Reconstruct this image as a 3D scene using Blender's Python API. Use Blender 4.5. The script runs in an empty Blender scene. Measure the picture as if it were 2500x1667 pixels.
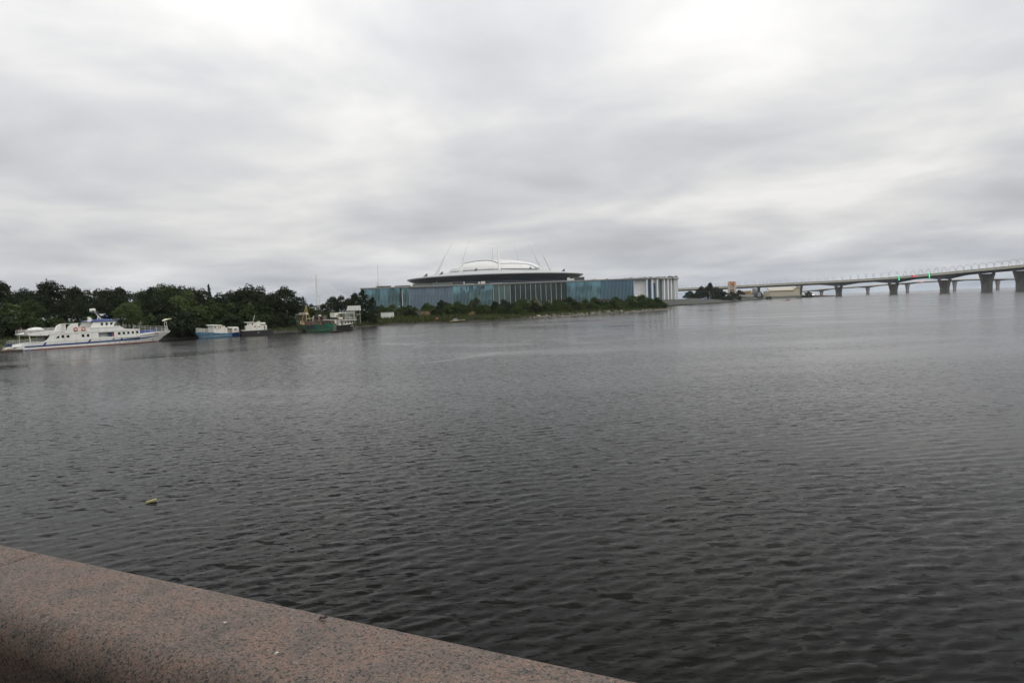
import bpy, math, random
import numpy as np
from mathutils import Matrix, Vector
random.seed(7); rng = np.random.default_rng(11)
scene = bpy.context.scene
C = scene.collection
R_ = math.radians

# ------------------------------------------------------------------ camera
EYE = 6.0                                   # metres above the water
FPX, PITCH, ROLL = 1667.0, R_(3.0575), R_(2.0618)
F = Vector((0, math.cos(PITCH), -math.sin(PITCH)))
R0 = Vector((1, 0, 0)); U0 = R0.cross(F)
RT = R0 * math.cos(ROLL) - U0 * math.sin(ROLL)
UP = U0 * math.cos(ROLL) + R0 * math.sin(ROLL)
CAM = Vector((0, 0, EYE))
cd = bpy.data.cameras.new('camera'); cam = bpy.data.objects.new('camera', cd); C.objects.link(cam)
M3 = Matrix((RT, UP, -F)).transposed()
cam.matrix_world = Matrix.Translation(CAM) @ M3.to_4x4()
cd.sensor_width = 36.0; cd.lens = FPX / 2500 * 36; cd.clip_start = 0.1; cd.clip_end = 40000
scene.camera = cam

# ------------------------------------------------------------------ sky, sun, exposure
SUN_EL, SUN_AZ = R_(46), R_(118)            # azimuth from +Y towards +X
def nlink(nt, a, b): nt.links.new(a, b)
def node(nt, t, **kw):
    n = nt.nodes.new(t)
    for k, v in kw.items():
        if k == 'inp':
            for i, x in v.items(): n.inputs[i].default_value = x
        else: setattr(n, k, v)
    return n
def math_(nt, op, a, b=None, c=None, clamp=False):
    n = nt.nodes.new('ShaderNodeMath'); n.operation = op; n.use_clamp = clamp
    for i, x in enumerate((a, b, c)):
        if x is None: continue
        if isinstance(x, (int, float)): n.inputs[i].default_value = x
        else: nt.links.new(x, n.inputs[i])
    return n.outputs[0]
def ramp(nt, fac, stops):
    n = nt.nodes.new('ShaderNodeValToRGB'); cr = n.color_ramp
    while len(cr.elements) > 1: cr.elements.remove(cr.elements[-1])
    for i, (p, c) in enumerate(stops):
        e = cr.elements[0] if i == 0 else cr.elements.new(p)
        e.position = p; e.color = (*c, 1) if len(c) == 3 else c
    nt.links.new(fac, n.inputs[0]); return n.outputs[0]

world = bpy.data.worlds.new('World'); scene.world = world; world.use_nodes = True
wn = world.node_tree; wn.nodes.clear()
tc = node(wn, 'ShaderNodeTexCoord'); sx = node(wn, 'ShaderNodeSeparateXYZ'); nlink(wn, tc.outputs['Generated'], sx.inputs[0])
zz = math_(wn, 'MAXIMUM', sx.outputs[2], 0.0)
den = math_(wn, 'ADD', zz, 0.13)
cx = math_(wn, 'DIVIDE', sx.outputs[0], den); cy = math_(wn, 'DIVIDE', sx.outputs[1], den)
cv = node(wn, 'ShaderNodeCombineXYZ'); nlink(wn, cx, cv.inputs[0]); nlink(wn, cy, cv.inputs[1])
n1 = node(wn, 'ShaderNodeTexNoise', inp={'Scale': 1.25, 'Detail': 6.0, 'Roughness': 0.52, 'Distortion': 0.25})
mp1 = node(wn, 'ShaderNodeMapping', inp={'Location': (3.7, 1.4, 0.0), 'Rotation': (0, 0, 0.25), 'Scale': (0.85, 0.8, 1)})
nlink(wn, cv.outputs[0], mp1.inputs[0]); nlink(wn, mp1.outputs[0], n1.inputs['Vector'])
n2 = node(wn, 'ShaderNodeTexNoise', inp={'Scale': 0.6, 'Detail': 2.0, 'Roughness': 0.5})
mp2 = node(wn, 'ShaderNodeMapping', inp={'Location': (9.1, -4.0, 2.0)}); nlink(wn, cv.outputs[0], mp2.inputs[0]); nlink(wn, mp2.outputs[0], n2.inputs['Vector'])
cl = math_(wn, 'ADD', math_(wn, 'MULTIPLY', n1.outputs['Fac'], 0.68), math_(wn, 'MULTIPLY', n2.outputs['Fac'], 0.32))
cloud = ramp(wn, cl, [(0.32, (0.72, 0.73, 0.76)), (0.45, (0.90, 0.905, 0.925)), (0.53, (1.05, 1.045, 1.035)), (0.64, (1.28, 1.265, 1.23))])
# overcast luminance rises from the horizon to the zenith (CIE overcast sky)
grad = math_(wn, 'MULTIPLY', math_(wn, 'ADD', math_(wn, 'MULTIPLY', math_(wn, 'MINIMUM', zz, 0.46), 1.65), 1.0), 0.58)
low = ramp(wn, zz, [(0.0, (0.80, 0.90, 1.02)), (0.03, (0.93, 0.97, 1.03)), (0.09, (0.99, 0.99, 1.0)), (0.2, (1, 1, 1))])
m1 = node(wn, 'ShaderNodeMix', data_type='RGBA', blend_type='MULTIPLY', inp={0: 1.0}); nlink(wn, cloud, m1.inputs[6]); nlink(wn, low, m1.inputs[7])
bgc = node(wn, 'ShaderNodeBackground'); nlink(wn, m1.outputs[2], bgc.inputs[0]); nlink(wn, grad, bgc.inputs[1])
sky = node(wn, 'ShaderNodeTexSky', sky_type='NISHITA', sun_disc=False, sun_elevation=SUN_EL, sun_rotation=SUN_AZ)
bgs = node(wn, 'ShaderNodeBackground', inp={1: 0.06}); nlink(wn, sky.outputs[0], bgs.inputs[0])
mxs = node(wn, 'ShaderNodeMixShader', inp={0: 0.96}); nlink(wn, bgs.outputs[0], mxs.inputs[1]); nlink(wn, bgc.outputs[0], mxs.inputs[2])
wo = node(wn, 'ShaderNodeOutputWorld'); nlink(wn, mxs.outputs[0], wo.inputs[0])

sl = bpy.data.lights.new('sun', 'SUN'); sl.energy = 1.15; sl.angle = R_(30); sl.color = (1.0, 0.97, 0.92)
sun = bpy.data.objects.new('sun', sl); C.objects.link(sun)
sdir = Vector((math.sin(SUN_AZ) * math.cos(SUN_EL), math.cos(SUN_AZ) * math.cos(SUN_EL), math.sin(SUN_EL)))
sun.rotation_euler = sdir.to_track_quat('Z', 'Y').to_euler()

vs = scene.view_settings; vs.view_transform = 'Standard'; vs.look = 'None'; vs.exposure = 0.0; vs.gamma = 1.0; vs.use_curve_mapping = False
cy_ = scene.cycles
try:
    cy_.use_denoising = True; cy_.denoiser = 'OPENIMAGEDENOISE'; cy_.denoising_input_passes = 'RGB_ALBEDO_NORMAL'
except Exception: pass
cy_.max_bounces = 6; cy_.diffuse_bounces = 2; cy_.glossy_bounces = 3; cy_.volume_bounces = 1; cy_.transmission_bounces = 4; cy_.transparent_max_bounces = 8
cy_.sample_clamp_indirect = 4.0

# ------------------------------------------------------------------ where things stand: photo pixel -> place at a real distance
def ray(px, py): return F + RT * ((px - 1250) / FPX) + UP * ((833.5 - py) / FPX)
def at(px, py, D):
    d = ray(px, py); return CAM + d * (D / d.y)
def onwater(px, py, z=0.0):
    d = ray(px, py); return CAM + d * ((z - EYE) / d.z)

# ------------------------------------------------------------------ mesh builder
class MB:
    def __init__(s): s.v = []; s.f = []
    def add(s, vs, fs):
        o = len(s.v); s.v += [tuple(p) for p in vs]; s.f += [tuple(i + o for i in q) for q in fs]; return s
    def box(s, x0, x1, y0, y1, z0, z1):
        return s.add([(x0,y0,z0),(x1,y0,z0),(x1,y1,z0),(x0,y1,z0),(x0,y0,z1),(x1,y0,z1),(x1,y1,z1),(x0,y1,z1)],
                     [(0,3,2,1),(4,5,6,7),(0,1,5,4),(1,2,6,5),(2,3,7,6),(3,0,4,7)])
    def rings(s, rs, closed=True, caps=True):
        n = len(rs[0]); vs = [p for r in rs for p in r]; fs = []
        for i in range(len(rs) - 1):
            for j in range(n if closed else n - 1):
                k = (j + 1) % n; fs.append((i*n+j, i*n+k, (i+1)*n+k, (i+1)*n+j))
        if caps and closed:
            fs.append(tuple(range(n - 1, -1, -1))); fs.append(tuple((len(rs)-1)*n + j for j in range(n)))
        return s.add(vs, fs)
    def prism(s, prof, y0, y1):                      # polygon in x,z pulled along y
        return s.rings([[(x, y0, z) for x, z in prof], [(x, y1, z) for x, z in prof]])
    def vprism(s, prof, z0, z1):                     # polygon in x,y pulled up
        return s.rings([[(x, y, z0) for x, y in prof], [(x, y, z1) for x, y in prof]])
    def tube(s, pts, r, n=6, r1=None):
        pts = [Vector(p) for p in pts]; L = len(pts); rs = []
        for i, p in enumerate(pts):
            t = (pts[min(i+1, L-1)] - pts[max(i-1, 0)]).normalized()
            a = t.cross(Vector((0, 0, 1)) if abs(t.z) < 0.95 else Vector((1, 0, 0))).normalized(); b = t.cross(a)
            q = r if r1 is None else r + (r1 - r) * i / max(1, L - 1)
            rs.append([tuple(p + (a * math.cos(2*math.pi*k/n) + b * math.sin(2*math.pi*k/n)) * q) for k in range(n)])
        return s.rings(rs)
    def lathe(s, prof, n=24, c=(0, 0, 0)):
        return s.rings([[(c[0]+r*math.cos(2*math.pi*k/n), c[1]+r*math.sin(2*math.pi*k/n), c[2]+z) for k in range(n)] for r, z in prof])
    def ell(s, c, r, n=10, m=6):
        return s.lathe([(0.001, -1)] + [(math.sin(math.pi*i/m), -math.cos(math.pi*i/m)) for i in range(1, m)] + [(0.001, 1)], n) if False else \
            s.rings([[(c[0]+r[0]*max(math.sin(math.pi*i/m), 0.02)*math.cos(2*math.pi*k/n), c[1]+r[1]*max(math.sin(math.pi*i/m), 0.02)*math.sin(2*math.pi*k/n), c[2]-r[2]*math.cos(math.pi*i/m)) for k in range(n)] for i in range(m+1)])
    def torus(s, c, R, r, axis='y', n=16, m=6):
        rs = []
        for i in range(n + 1):
            a = 2*math.pi*i/n
            ring = []
            for j in range(m):
                b = 2*math.pi*j/m; q = R + r*math.cos(b); w = r*math.sin(b)
                ring.append((c[0]+q*math.cos(a), c[1]+w, c[2]+q*math.sin(a)))
            rs.append(ring)
        return s.rings(rs, caps=False)
    def sheet(s, pts):
        return s.add(pts, [tuple(range(len(pts)))])
    def mesh(s, name, smooth=False):
        m = bpy.data.meshes.new(name); m.from_pydata(s.v, [], s.f)
        if smooth: m.shade_smooth()
        m.update(); return m

def link(name, data, parent=None, mat=None):
    o = bpy.data.objects.new(name, data); C.objects.link(o)
    if parent is not None: o.parent = parent
    if mat is not None and data is not None:
        data.materials.clear(); data.materials.append(mat)
    return o
def part(name, mb, mat, parent, smooth=False, label=None):
    o = link(name, mb.mesh(name, smooth), parent, mat)
    if label: o['label'] = label
    return o
def tag(o, label, cat, group=None):
    o['label'] = label; o['category'] = cat
    if group: o['group'] = group
    return o
def thing(name, label, cat, loc=(0, 0, 0), rz=0.0, group=None):
    o = link(name, None); o.location = loc; o.rotation_euler = (0, 0, rz); return tag(o, label, cat, group)
def solid(name, mb, mat, label, cat, loc=(0, 0, 0), rz=0.0, group=None, smooth=False):
    o = part(name, mb, mat, None, smooth); o.location = loc; o.rotation_euler = (0, 0, rz); return tag(o, label, cat, group)
def structure(name, mb, mat, smooth=False):
    o = part(name, mb, mat, None, smooth); o['kind'] = 'structure'; return o
def copy_tree(o, parent=None):
    c = o.copy(); C.objects.link(c)
    if parent is not None: c.parent = parent
    for ch in list(o.children): copy_tree(ch, c)
    return c

# ------------------------------------------------------------------ materials
def mat(name, col, rough=0.6, metal=0.0, var=0.15, scale=3.0, bump=0.0, dirt=None, dirt_amt=0.5, dirt_scale=1.0, emit=None, estr=0, stretch=(1, 1, 1), spec=0.5):
    m = bpy.data.materials.new(name); m.use_nodes = True; nt = m.node_tree; b = nt.nodes['Principled BSDF']
    b.inputs['Roughness'].default_value = rough; b.inputs['Metallic'].default_value = metal; b.inputs['Specular IOR Level'].default_value = spec
    t = node(nt, 'ShaderNodeTexCoord'); mp = node(nt, 'ShaderNodeMapping', inp={'Scale': stretch}); nlink(nt, t.outputs['Object'], mp.inputs[0])
    n = node(nt, 'ShaderNodeTexNoise', inp={'Scale': scale, 'Detail': 5.0, 'Roughness': 0.6}); nlink(nt, mp.outputs[0], n.inputs['Vector'])
    lo = tuple(max(0, c * (1 - var)) for c in col); hi = tuple(c * (1 + var) for c in col)
    c = ramp(nt, n.outputs['Fac'], [(0.3, lo), (0.7, hi)])
    if dirt:
        n2_ = node(nt, 'ShaderNodeTexNoise', inp={'Scale': dirt_scale, 'Detail': 8.0, 'Roughness': 0.7}); nlink(nt, mp.outputs[0], n2_.inputs['Vector'])
        f_ = ramp(nt, n2_.outputs['Fac'], [(1 - dirt_amt - 0.08 if dirt_amt < 0.9 else 0.0, (0, 0, 0)), (min(1, 1 - dirt_amt + 0.08), (1, 1, 1))])
        mx = node(nt, 'ShaderNodeMix', data_type='RGBA', inp={7: (*dirt, 1)}); nlink(nt, f_, mx.inputs[0]); nlink(nt, c, mx.inputs[6]); c = mx.outputs[2]
    nlink(nt, c, b.inputs['Base Color'])
    if bump:
        bp = node(nt, 'ShaderNodeBump', inp={'Strength': 0.6, 'Distance': bump}); nlink(nt, n.outputs['Fac'], bp.inputs['Height']); nlink(nt, bp.outputs[0], b.inputs['Normal'])
    if emit: b.inputs['Emission Color'].default_value = (*emit, 1); b.inputs['Emission Strength'].default_value = estr
    return m

def foliage(name, col, var=0.5, trans=0.25):
    m = bpy.data.materials.new(name); m.use_nodes = True; nt = m.node_tree; nt.nodes.clear()
    g = node(nt, 'ShaderNodeNewGeometry'); oi = node(nt, 'ShaderNodeObjectInfo')
    t = node(nt, 'ShaderNodeTexCoord'); n = node(nt, 'ShaderNodeTexNoise', inp={'Scale': 0.45, 'Detail': 2.0}); nlink(nt, t.outputs['Object'], n.inputs['Vector'])
    a = math_(nt, 'ADD', math_(nt, 'MULTIPLY', g.outputs['Random Per Island'], 0.55), math_(nt, 'MULTIPLY', n.outputs['Fac'], 0.3))
    a = math_(nt, 'ADD', a, math_(nt, 'MULTIPLY', oi.outputs['Random'], 0.22))
    c = ramp(nt, a, [(0.2, tuple(x * (1 - var) for x in col)), (0.6, col), (0.95, tuple(min(1, x * (1 + var) + 0.01) for x in col))])
    d = node(nt, 'ShaderNodeBsdfDiffuse'); tr = node(nt, 'ShaderNodeBsdfTranslucent'); gl = node(nt, 'ShaderNodeBsdfGlossy', inp={'Roughness': 0.5, 'Color': (0.5, 0.5, 0.5, 1)})
    nlink(nt, c, d.inputs[0]); nlink(nt, c, tr.inputs[0])
    mx = node(nt, 'ShaderNodeMixShader', inp={0: trans}); nlink(nt, d.outputs[0], mx.inputs[1]); nlink(nt, tr.outputs[0], mx.inputs[2])
    mg = node(nt, 'ShaderNodeMixShader', inp={0: 0.03}); nlink(nt, mx.outputs[0], mg.inputs[1]); nlink(nt, gl.outputs[0], mg.inputs[2])
    o = node(nt, 'ShaderNodeOutputMaterial'); nlink(nt, mg.outputs[0], o.inputs[0]); return m

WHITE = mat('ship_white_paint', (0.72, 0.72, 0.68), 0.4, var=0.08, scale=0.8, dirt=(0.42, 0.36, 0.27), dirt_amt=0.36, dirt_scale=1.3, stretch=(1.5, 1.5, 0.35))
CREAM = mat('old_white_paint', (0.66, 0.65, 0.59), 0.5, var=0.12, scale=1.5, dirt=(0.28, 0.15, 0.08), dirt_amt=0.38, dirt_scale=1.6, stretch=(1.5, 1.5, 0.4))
GREYW = mat('mid_grey_paint', (0.40, 0.41, 0.41), 0.5, dirt=(0.2, 0.19, 0.17), dirt_amt=0.4)  # mid grey paint with random dirt
NAVY = mat('navy_blue_paint', (0.012, 0.045, 0.19), 0.4, var=0.2)
RED = mat('red_antifouling', (0.19, 0.035, 0.025), 0.6, var=0.25, dirt=(0.12, 0.03, 0.025), dirt_amt=0.45)
REDB = mat('life_ring_red', (0.50, 0.07, 0.05), 0.5)
GLASSD = mat('dark_cabin_glass', (0.012, 0.014, 0.016), 0.06, var=0.3, spec=0.6)
STEEL = mat('galvanised_rail', (0.55, 0.55, 0.53), 0.45, metal=0.2)
BLACKH = mat('black_hull_paint', (0.018, 0.017, 0.018), 0.45, var=0.3, dirt=(0.07, 0.045, 0.03), dirt_amt=0.36)
SKYBLUE = mat('faded_blue_hull', (0.075, 0.185, 0.29), 0.5, var=0.2, scale=1.2, dirt=(0.16, 0.25, 0.30), dirt_amt=0.42, stretch=(1, 1, 0.4))
GREENH = mat('faded_green_hull', (0.045, 0.115, 0.068), 0.6, var=0.25, scale=1.0, dirt=(0.11, 0.10, 0.06), dirt_amt=0.45, stretch=(1, 1, 0.5))
TEALH = mat('teal_green_plate', (0.025, 0.14, 0.09), 0.55, var=0.15, dirt=(0.05, 0.10, 0.07), dirt_amt=0.38)
RUST = mat('rusty_steel', (0.105, 0.07, 0.05), 0.85, var=0.5, scale=2.5, dirt=(0.30, 0.26, 0.21), dirt_amt=0.42, dirt_scale=1.2)
RUSTD = mat('dark_rust', (0.07, 0.05, 0.04), 0.85, var=0.5, scale=2.0)
YELLOWM = mat('mast_yellow', (0.42, 0.34, 0.10), 0.6)
RUBBER = mat('tyre_rubber', (0.015, 0.015, 0.015), 0.9)
ORANGE = mat('orange_paint', (0.55, 0.17, 0.03), 0.6, dirt=(0.25, 0.09, 0.03), dirt_amt=0.4)

# ------------------------------------------------------------------ land: one sheet of ground under water and land
SHORE = [(-420,-90),(-236,-40),(-190,30),(-140,110),(-116,148),(-107,163),(-99,176),(-92,187),(-84,197),(-75,202),(-68,210),(-60,218),(-53,229),(-54,242),(-51,254),(-43,268),(-32,271),(-18,268),(-2,266),(10,280),(20,298),(29,312),(46,331),(65,350),(80,380),(91,404),(101,421),(99,432),(60,446),(10,478),(-15,530),(20,565),(80,592),(120,600)]
EMB = [(120,600),(140,605),(166,619),(195,674),(236,753),(296,890),(351,1005),(430,1170),(489,1290),(560,1365),(625,1412)]
LAND = SHORE + EMB[1:] + [(690,1500),(640,1700),(300,2150),(-900,2150),(-1500,900),(-1300,-90)]
LP = np.array(LAND, float)
def sdist(X, Y):
    X = np.asarray(X, float); Y = np.asarray(Y, float)
    best = np.full(X.shape, 1e9); inside = np.zeros(X.shape, bool)
    for i in range(len(LP)):
        a, b = LP[i], LP[(i+1) % len(LP)]; d = b - a
        t = np.clip(((X-a[0])*d[0] + (Y-a[1])*d[1]) / (d @ d), 0, 1)
        best = np.minimum(best, np.hypot(X - a[0] - t*d[0], Y - a[1] - t*d[1]))
        c = ((a[1] > Y) != (b[1] > Y))
        with np.errstate(divide='ignore', invalid='ignore'):
            xi = a[0] + (Y - a[1]) * d[0] / (d[1] if d[1] != 0 else 1e-9)
        inside ^= (c & (X < xi))
    return np.where(inside, best, -best)
def gz(X, Y, rough=True):
    s = sdist(X, Y); X = np.asarray(X, float); Y = np.asarray(Y, float)
    near = np.interp(s, [-30, -6, 0, 1.2, 5, 14, 40, 120], [-3, -1.6, -0.15, 0.45, 1.0, 1.9, 2.5, 3.2])
    far = np.interp(s, [-30, -4, 0, 0.5, 38, 60], [-3, -1.5, -0.2, 0.2, 5.4, 5.5])
    w = np.clip((Y - 500) / 80, 0, 1); z = near*(1-w) + far*w
    if rough: z = z + np.where((s > 0.8) & (Y < 520), 0.22*np.sin(X*0.31+1.7*np.sin(Y*0.13))*np.sin(Y*0.27+X*0.11) + 0.10*np.sin(X*0.9)*np.sin(Y*1.1), 0)
    return z
xs = np.unique(np.concatenate([np.linspace(-1600,-300,14), np.arange(-260,191,3.0), np.arange(190,760,14.0), np.linspace(760,1600,8)]))
ys = np.unique(np.concatenate([np.linspace(-95,125,24), np.arange(125,470,3.0), np.arange(470,1500,14.0), np.linspace(1500,2300,10)]))
GX, GY = np.meshgrid(xs, ys); GZ = gz(GX, GY)
nx, ny = len(xs), len(ys)
gm = bpy.data.meshes.new('ground')
idx = np.arange(nx*ny).reshape(ny, nx)
fq = np.stack([idx[:-1,:-1], idx[:-1,1:], idx[1:,1:], idx[1:,:-1]], -1).reshape(-1, 4)
def np_mesh(name, verts, quads, smooth=True):
    m = bpy.data.meshes.new(name); k = quads.shape[1]
    m.vertices.add(len(verts)); m.vertices.foreach_set('co', np.ascontiguousarray(verts, dtype=np.float32).ravel())
    m.loops.add(quads.size); m.loops.foreach_set('vertex_index', quads.astype(np.int32).ravel())
    m.polygons.add(len(quads)); m.polygons.foreach_set('loop_start', np.arange(0, quads.size, k, dtype=np.int32)); 
    m.update(calc_edges=True); m.validate()
    if smooth: m.shade_smooth()
    return m
def ground_mat():
    m = bpy.data.materials.new('bank_soil_and_grass'); m.use_nodes = True; nt = m.node_tree; b = nt.nodes['Principled BSDF']; b.inputs['Roughness'].default_value = 0.95
    t = node(nt, 'ShaderNodeTexCoord'); n = node(nt, 'ShaderNodeTexNoise', inp={'Scale': 0.35, 'Detail': 6.0, 'Roughness': 0.65}); nlink(nt, t.outputs['Object'], n.inputs['Vector'])
    nf = node(nt, 'ShaderNodeTexNoise', inp={'Scale': 2.5, 'Detail': 4.0}); nlink(nt, t.outputs['Object'], nf.inputs['Vector'])
    g = ramp(nt, n.outputs['Fac'], [(0.3, (0.022, 0.034, 0.012)), (0.55, (0.032, 0.046, 0.015)), (0.75, (0.06, 0.055, 0.025))])
    s = ramp(nt, nf.outputs['Fac'], [(0.3, (0.018, 0.015, 0.012)), (0.7, (0.05, 0.042, 0.033))])
    sp = node(nt, 'ShaderNodeSeparateXYZ'); nlink(nt, t.outputs['Object'], sp.inputs[0])
    h_ = math_(nt, 'ADD', sp.outputs[2], math_(nt, 'MULTIPLY', n.outputs['Fac'], 0.8))
    f_ = ramp(nt, math_(nt, 'MULTIPLY', h_, 0.5), [(0.42, (0, 0, 0)), (0.60, (1, 1, 1))])
    mx = node(nt, 'ShaderNodeMix', data_type='RGBA'); nlink(nt, f_, mx.inputs[0]); nlink(nt, s, mx.inputs[6]); nlink(nt, g, mx.inputs[7]); nlink(nt, mx.outputs[2], b.inputs['Base Color'])
    return m
gob = link('ground', np_mesh('ground', np.stack([GX, GY, GZ], -1).reshape(-1, 3), fq), None, ground_mat()); gob['kind'] = 'structure'

# ------------------------------------------------------------------ water
def wave_field(X, Y, cell):
    r2 = np.random.default_rng(5); Z = np.zeros_like(X)
    for i in range(64):
        lam = 0.14 * (0.80 / 0.14) ** (i / 63.0) * r2.uniform(0.92, 1.08)
        th = R_(120) + r2.normal(0, 0.40 if lam < 1.5 else 0.25)
        amp = 0.0025 * lam ** 0.78
        k = 2 * math.pi / lam; ph = r2.uniform(0, 6.28)
        w = np.clip(lam / (cell * 2.2) - 1.0, 0, 1)
        sn = np.sin(k * (X * math.cos(th) + Y * math.sin(th)) + ph + 0.9*np.sin(0.11*X*math.sin(th) - 0.11*Y*math.cos(th) + i))
        Z += amp * w * (2 * ((sn + 1) * 0.5) ** 1.6 - 0.85)
    return Z
q = 0.0048
rr = [3.0]
while rr[-1] < 330: rr.append(rr[-1] * (1 + q))
while rr[-1] < 11500: rr.append(rr[-1] * 1.03)
rr = np.array(rr)
a_in = np.arange(-R_(46), R_(46), q * 1.15)
aa = np.concatenate([np.linspace(-R_(180), -R_(46), 40, endpoint=False), a_in, np.linspace(a_in[-1] + 0.01, R_(180), 40)])
RRm, AAm = np.meshgrid(rr, aa, indexing='ij')
WX, WY = RRm * np.sin(AAm), RRm * np.cos(AAm)
infan = (np.abs(AAm) < R_(47))
WZ = np.where(infan & (RRm < 260), wave_field(WX, WY, RRm * q), 0.0)
idx = np.arange(WX.size).reshape(WX.shape)
wq = np.stack([idx[:-1,:-1], idx[:-1,1:], idx[1:,1:], idx[1:,:-1]], -1).reshape(-1, 4)
RIP = 0.46
def water_mat():
    m = bpy.data.materials.new('river_water'); m.use_nodes = True; nt = m.node_tree; b = nt.nodes['Principled BSDF']
    b.inputs['Base Color'].default_value = (0.005, 0.005, 0.004, 1); b.inputs['IOR'].default_value = 1.333; b.inputs['Specular IOR Level'].default_value = 0.13
    t = node(nt, 'ShaderNodeTexCoord')
    def nz(sc, det, st, rot=R_(-30), loc=(0, 0, 0), dist=0.0):
        mp = node(nt, 'ShaderNodeMapping', inp={'Rotation': (0, 0, rot), 'Scale': st, 'Location': loc}); nlink(nt, t.outputs['Object'], mp.inputs[0])
        n = node(nt, 'ShaderNodeTexNoise', inp={'Scale': sc, 'Detail': det, 'Roughness': 0.55, 'Distortion': dist}); nlink(nt, mp.outputs[0], n.inputs['Vector']); return n.outputs['Fac']
    patch = nz(0.013, 4.0, (0.75, 1.3, 1), R_(8), (3.3, 1.2, 0), 1.4)
    calm = ramp(nt, patch, [(0.41, (0.32, 0.32, 0.32)), (0.47, (0.80, 0.80, 0.80)), (0.60, (1.0, 1.0, 1.0))])
    # a calm, oily slick lying off the spit
    sxy = node(nt, 'ShaderNodeSeparateXYZ'); nlink(nt, t.outputs['Object'], sxy.inputs[0])
    ex = math_(nt, 'MULTIPLY', math_(nt, 'SUBTRACT', sxy.outputs[0], 72.0), 1/75.0); ey = math_(nt, 'MULTIPLY', math_(nt, 'SUBTRACT', sxy.outputs[1], 150.0), 1/75.0)
    dd_ = math_(nt, 'SQRT', math_(nt, 'ADD', math_(nt, 'MULTIPLY', ex, ex), math_(nt, 'MULTIPLY', ey, ey)))
    near_ = math_(nt, 'SUBTRACT', 1.15, dd_, clamp=True)
    sl_ = math_(nt, 'ADD', nz(0.026, 3.0, (0.8, 1.0, 1), R_(20), (1.7, 4.4, 0), 2.2), math_(nt, 'MULTIPLY', near_, 0.16))
    calm = math_(nt, 'MULTIPLY', calm, ramp(nt, sl_, [(0.60, (1, 1, 1)), (0.65, (0.34, 0.34, 0.34))]))
    def slope(sc, det, st, rot, loc):
        mp = node(nt, 'ShaderNodeMapping', inp={'Rotation': (0, 0, rot), 'Scale': st, 'Location': loc}); nlink(nt, t.outputs['Object'], mp.inputs[0])
        n = node(nt, 'ShaderNodeTexNoise', inp={'Scale': sc, 'Detail': det, 'Roughness': 0.5, 'Distortion': 0.25}); nlink(nt, mp.outputs[0], n.inputs['Vector'])
        sp = node(nt, 'ShaderNodeSeparateColor'); nlink(nt, n.outputs['Color'], sp.inputs[0])
        return math_(nt, 'SUBTRACT', sp.outputs[0], 0.5), math_(nt, 'SUBTRACT', sp.outputs[1], 0.5)
    v1, u1 = slope(10.0, 2.0, (0.30, 1, 1), R_(-30), (0, 0, 0)); v2, u2 = slope(3.9, 2.0, (0.34, 1, 1), R_(-24), (5, 2, 0))
    sv = math_(nt, 'ADD', math_(nt, 'MULTIPLY', v1, RIP), math_(nt, 'MULTIPLY', v2, RIP*.75)); su = math_(nt, 'ADD', math_(nt, 'MULTIPLY', u1, RIP*.4), math_(nt, 'MULTIPLY', u2, RIP*.35))
    def front(v, lo, hi, amt):      # short steep wavelet fronts
        mr = node(nt, 'ShaderNodeMapRange', interpolation_type='SMOOTHSTEP', inp={1: lo, 2: hi, 3: 0.0, 4: amt}); nlink(nt, v, mr.inputs[0]); return mr.outputs[0]
    sv = math_(nt, 'SUBTRACT', sv, math_(nt, 'ADD', front(v1, .08, .13, .27), front(v2, .085, .135, .32)))
    sv = math_(nt, 'MULTIPLY', sv, calm); su = math_(nt, 'MULTIPLY', su, calm); c30, s30 = math.cos(R_(30)), math.sin(R_(30))
    nxv = math_(nt, 'SUBTRACT', math_(nt, 'MULTIPLY', su, c30), math_(nt, 'MULTIPLY', sv, s30)); nyv = math_(nt, 'ADD', math_(nt, 'MULTIPLY', su, s30), math_(nt, 'MULTIPLY', sv, c30))
    cb = node(nt, 'ShaderNodeCombineXYZ'); nlink(nt, nxv, cb.inputs[0]); nlink(nt, nyv, cb.inputs[1])
    ge = node(nt, 'ShaderNodeNewGeometry'); ad = node(nt, 'ShaderNodeVectorMath', operation='ADD'); nlink(nt, ge.outputs['Normal'], ad.inputs[0]); nlink(nt, cb.outputs[0], ad.inputs[1])
    nm = node(nt, 'ShaderNodeVectorMath', operation='NORMALIZE'); nlink(nt, ad.outputs[0], nm.inputs[0]); nlink(nt, nm.outputs[0], b.inputs['Normal'])
    nlink(nt, ramp(nt, patch, [(0.38, (0.09, 0.09, 0.09)), (0.55, (0.13, 0.13, 0.13))]), b.inputs['Roughness'])
    return m
wob = link('water', np_mesh('water', np.stack([WX, WY, WZ], -1).reshape(-1, 3), wq), None, water_mat()); wob['kind'] = 'structure'

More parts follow.
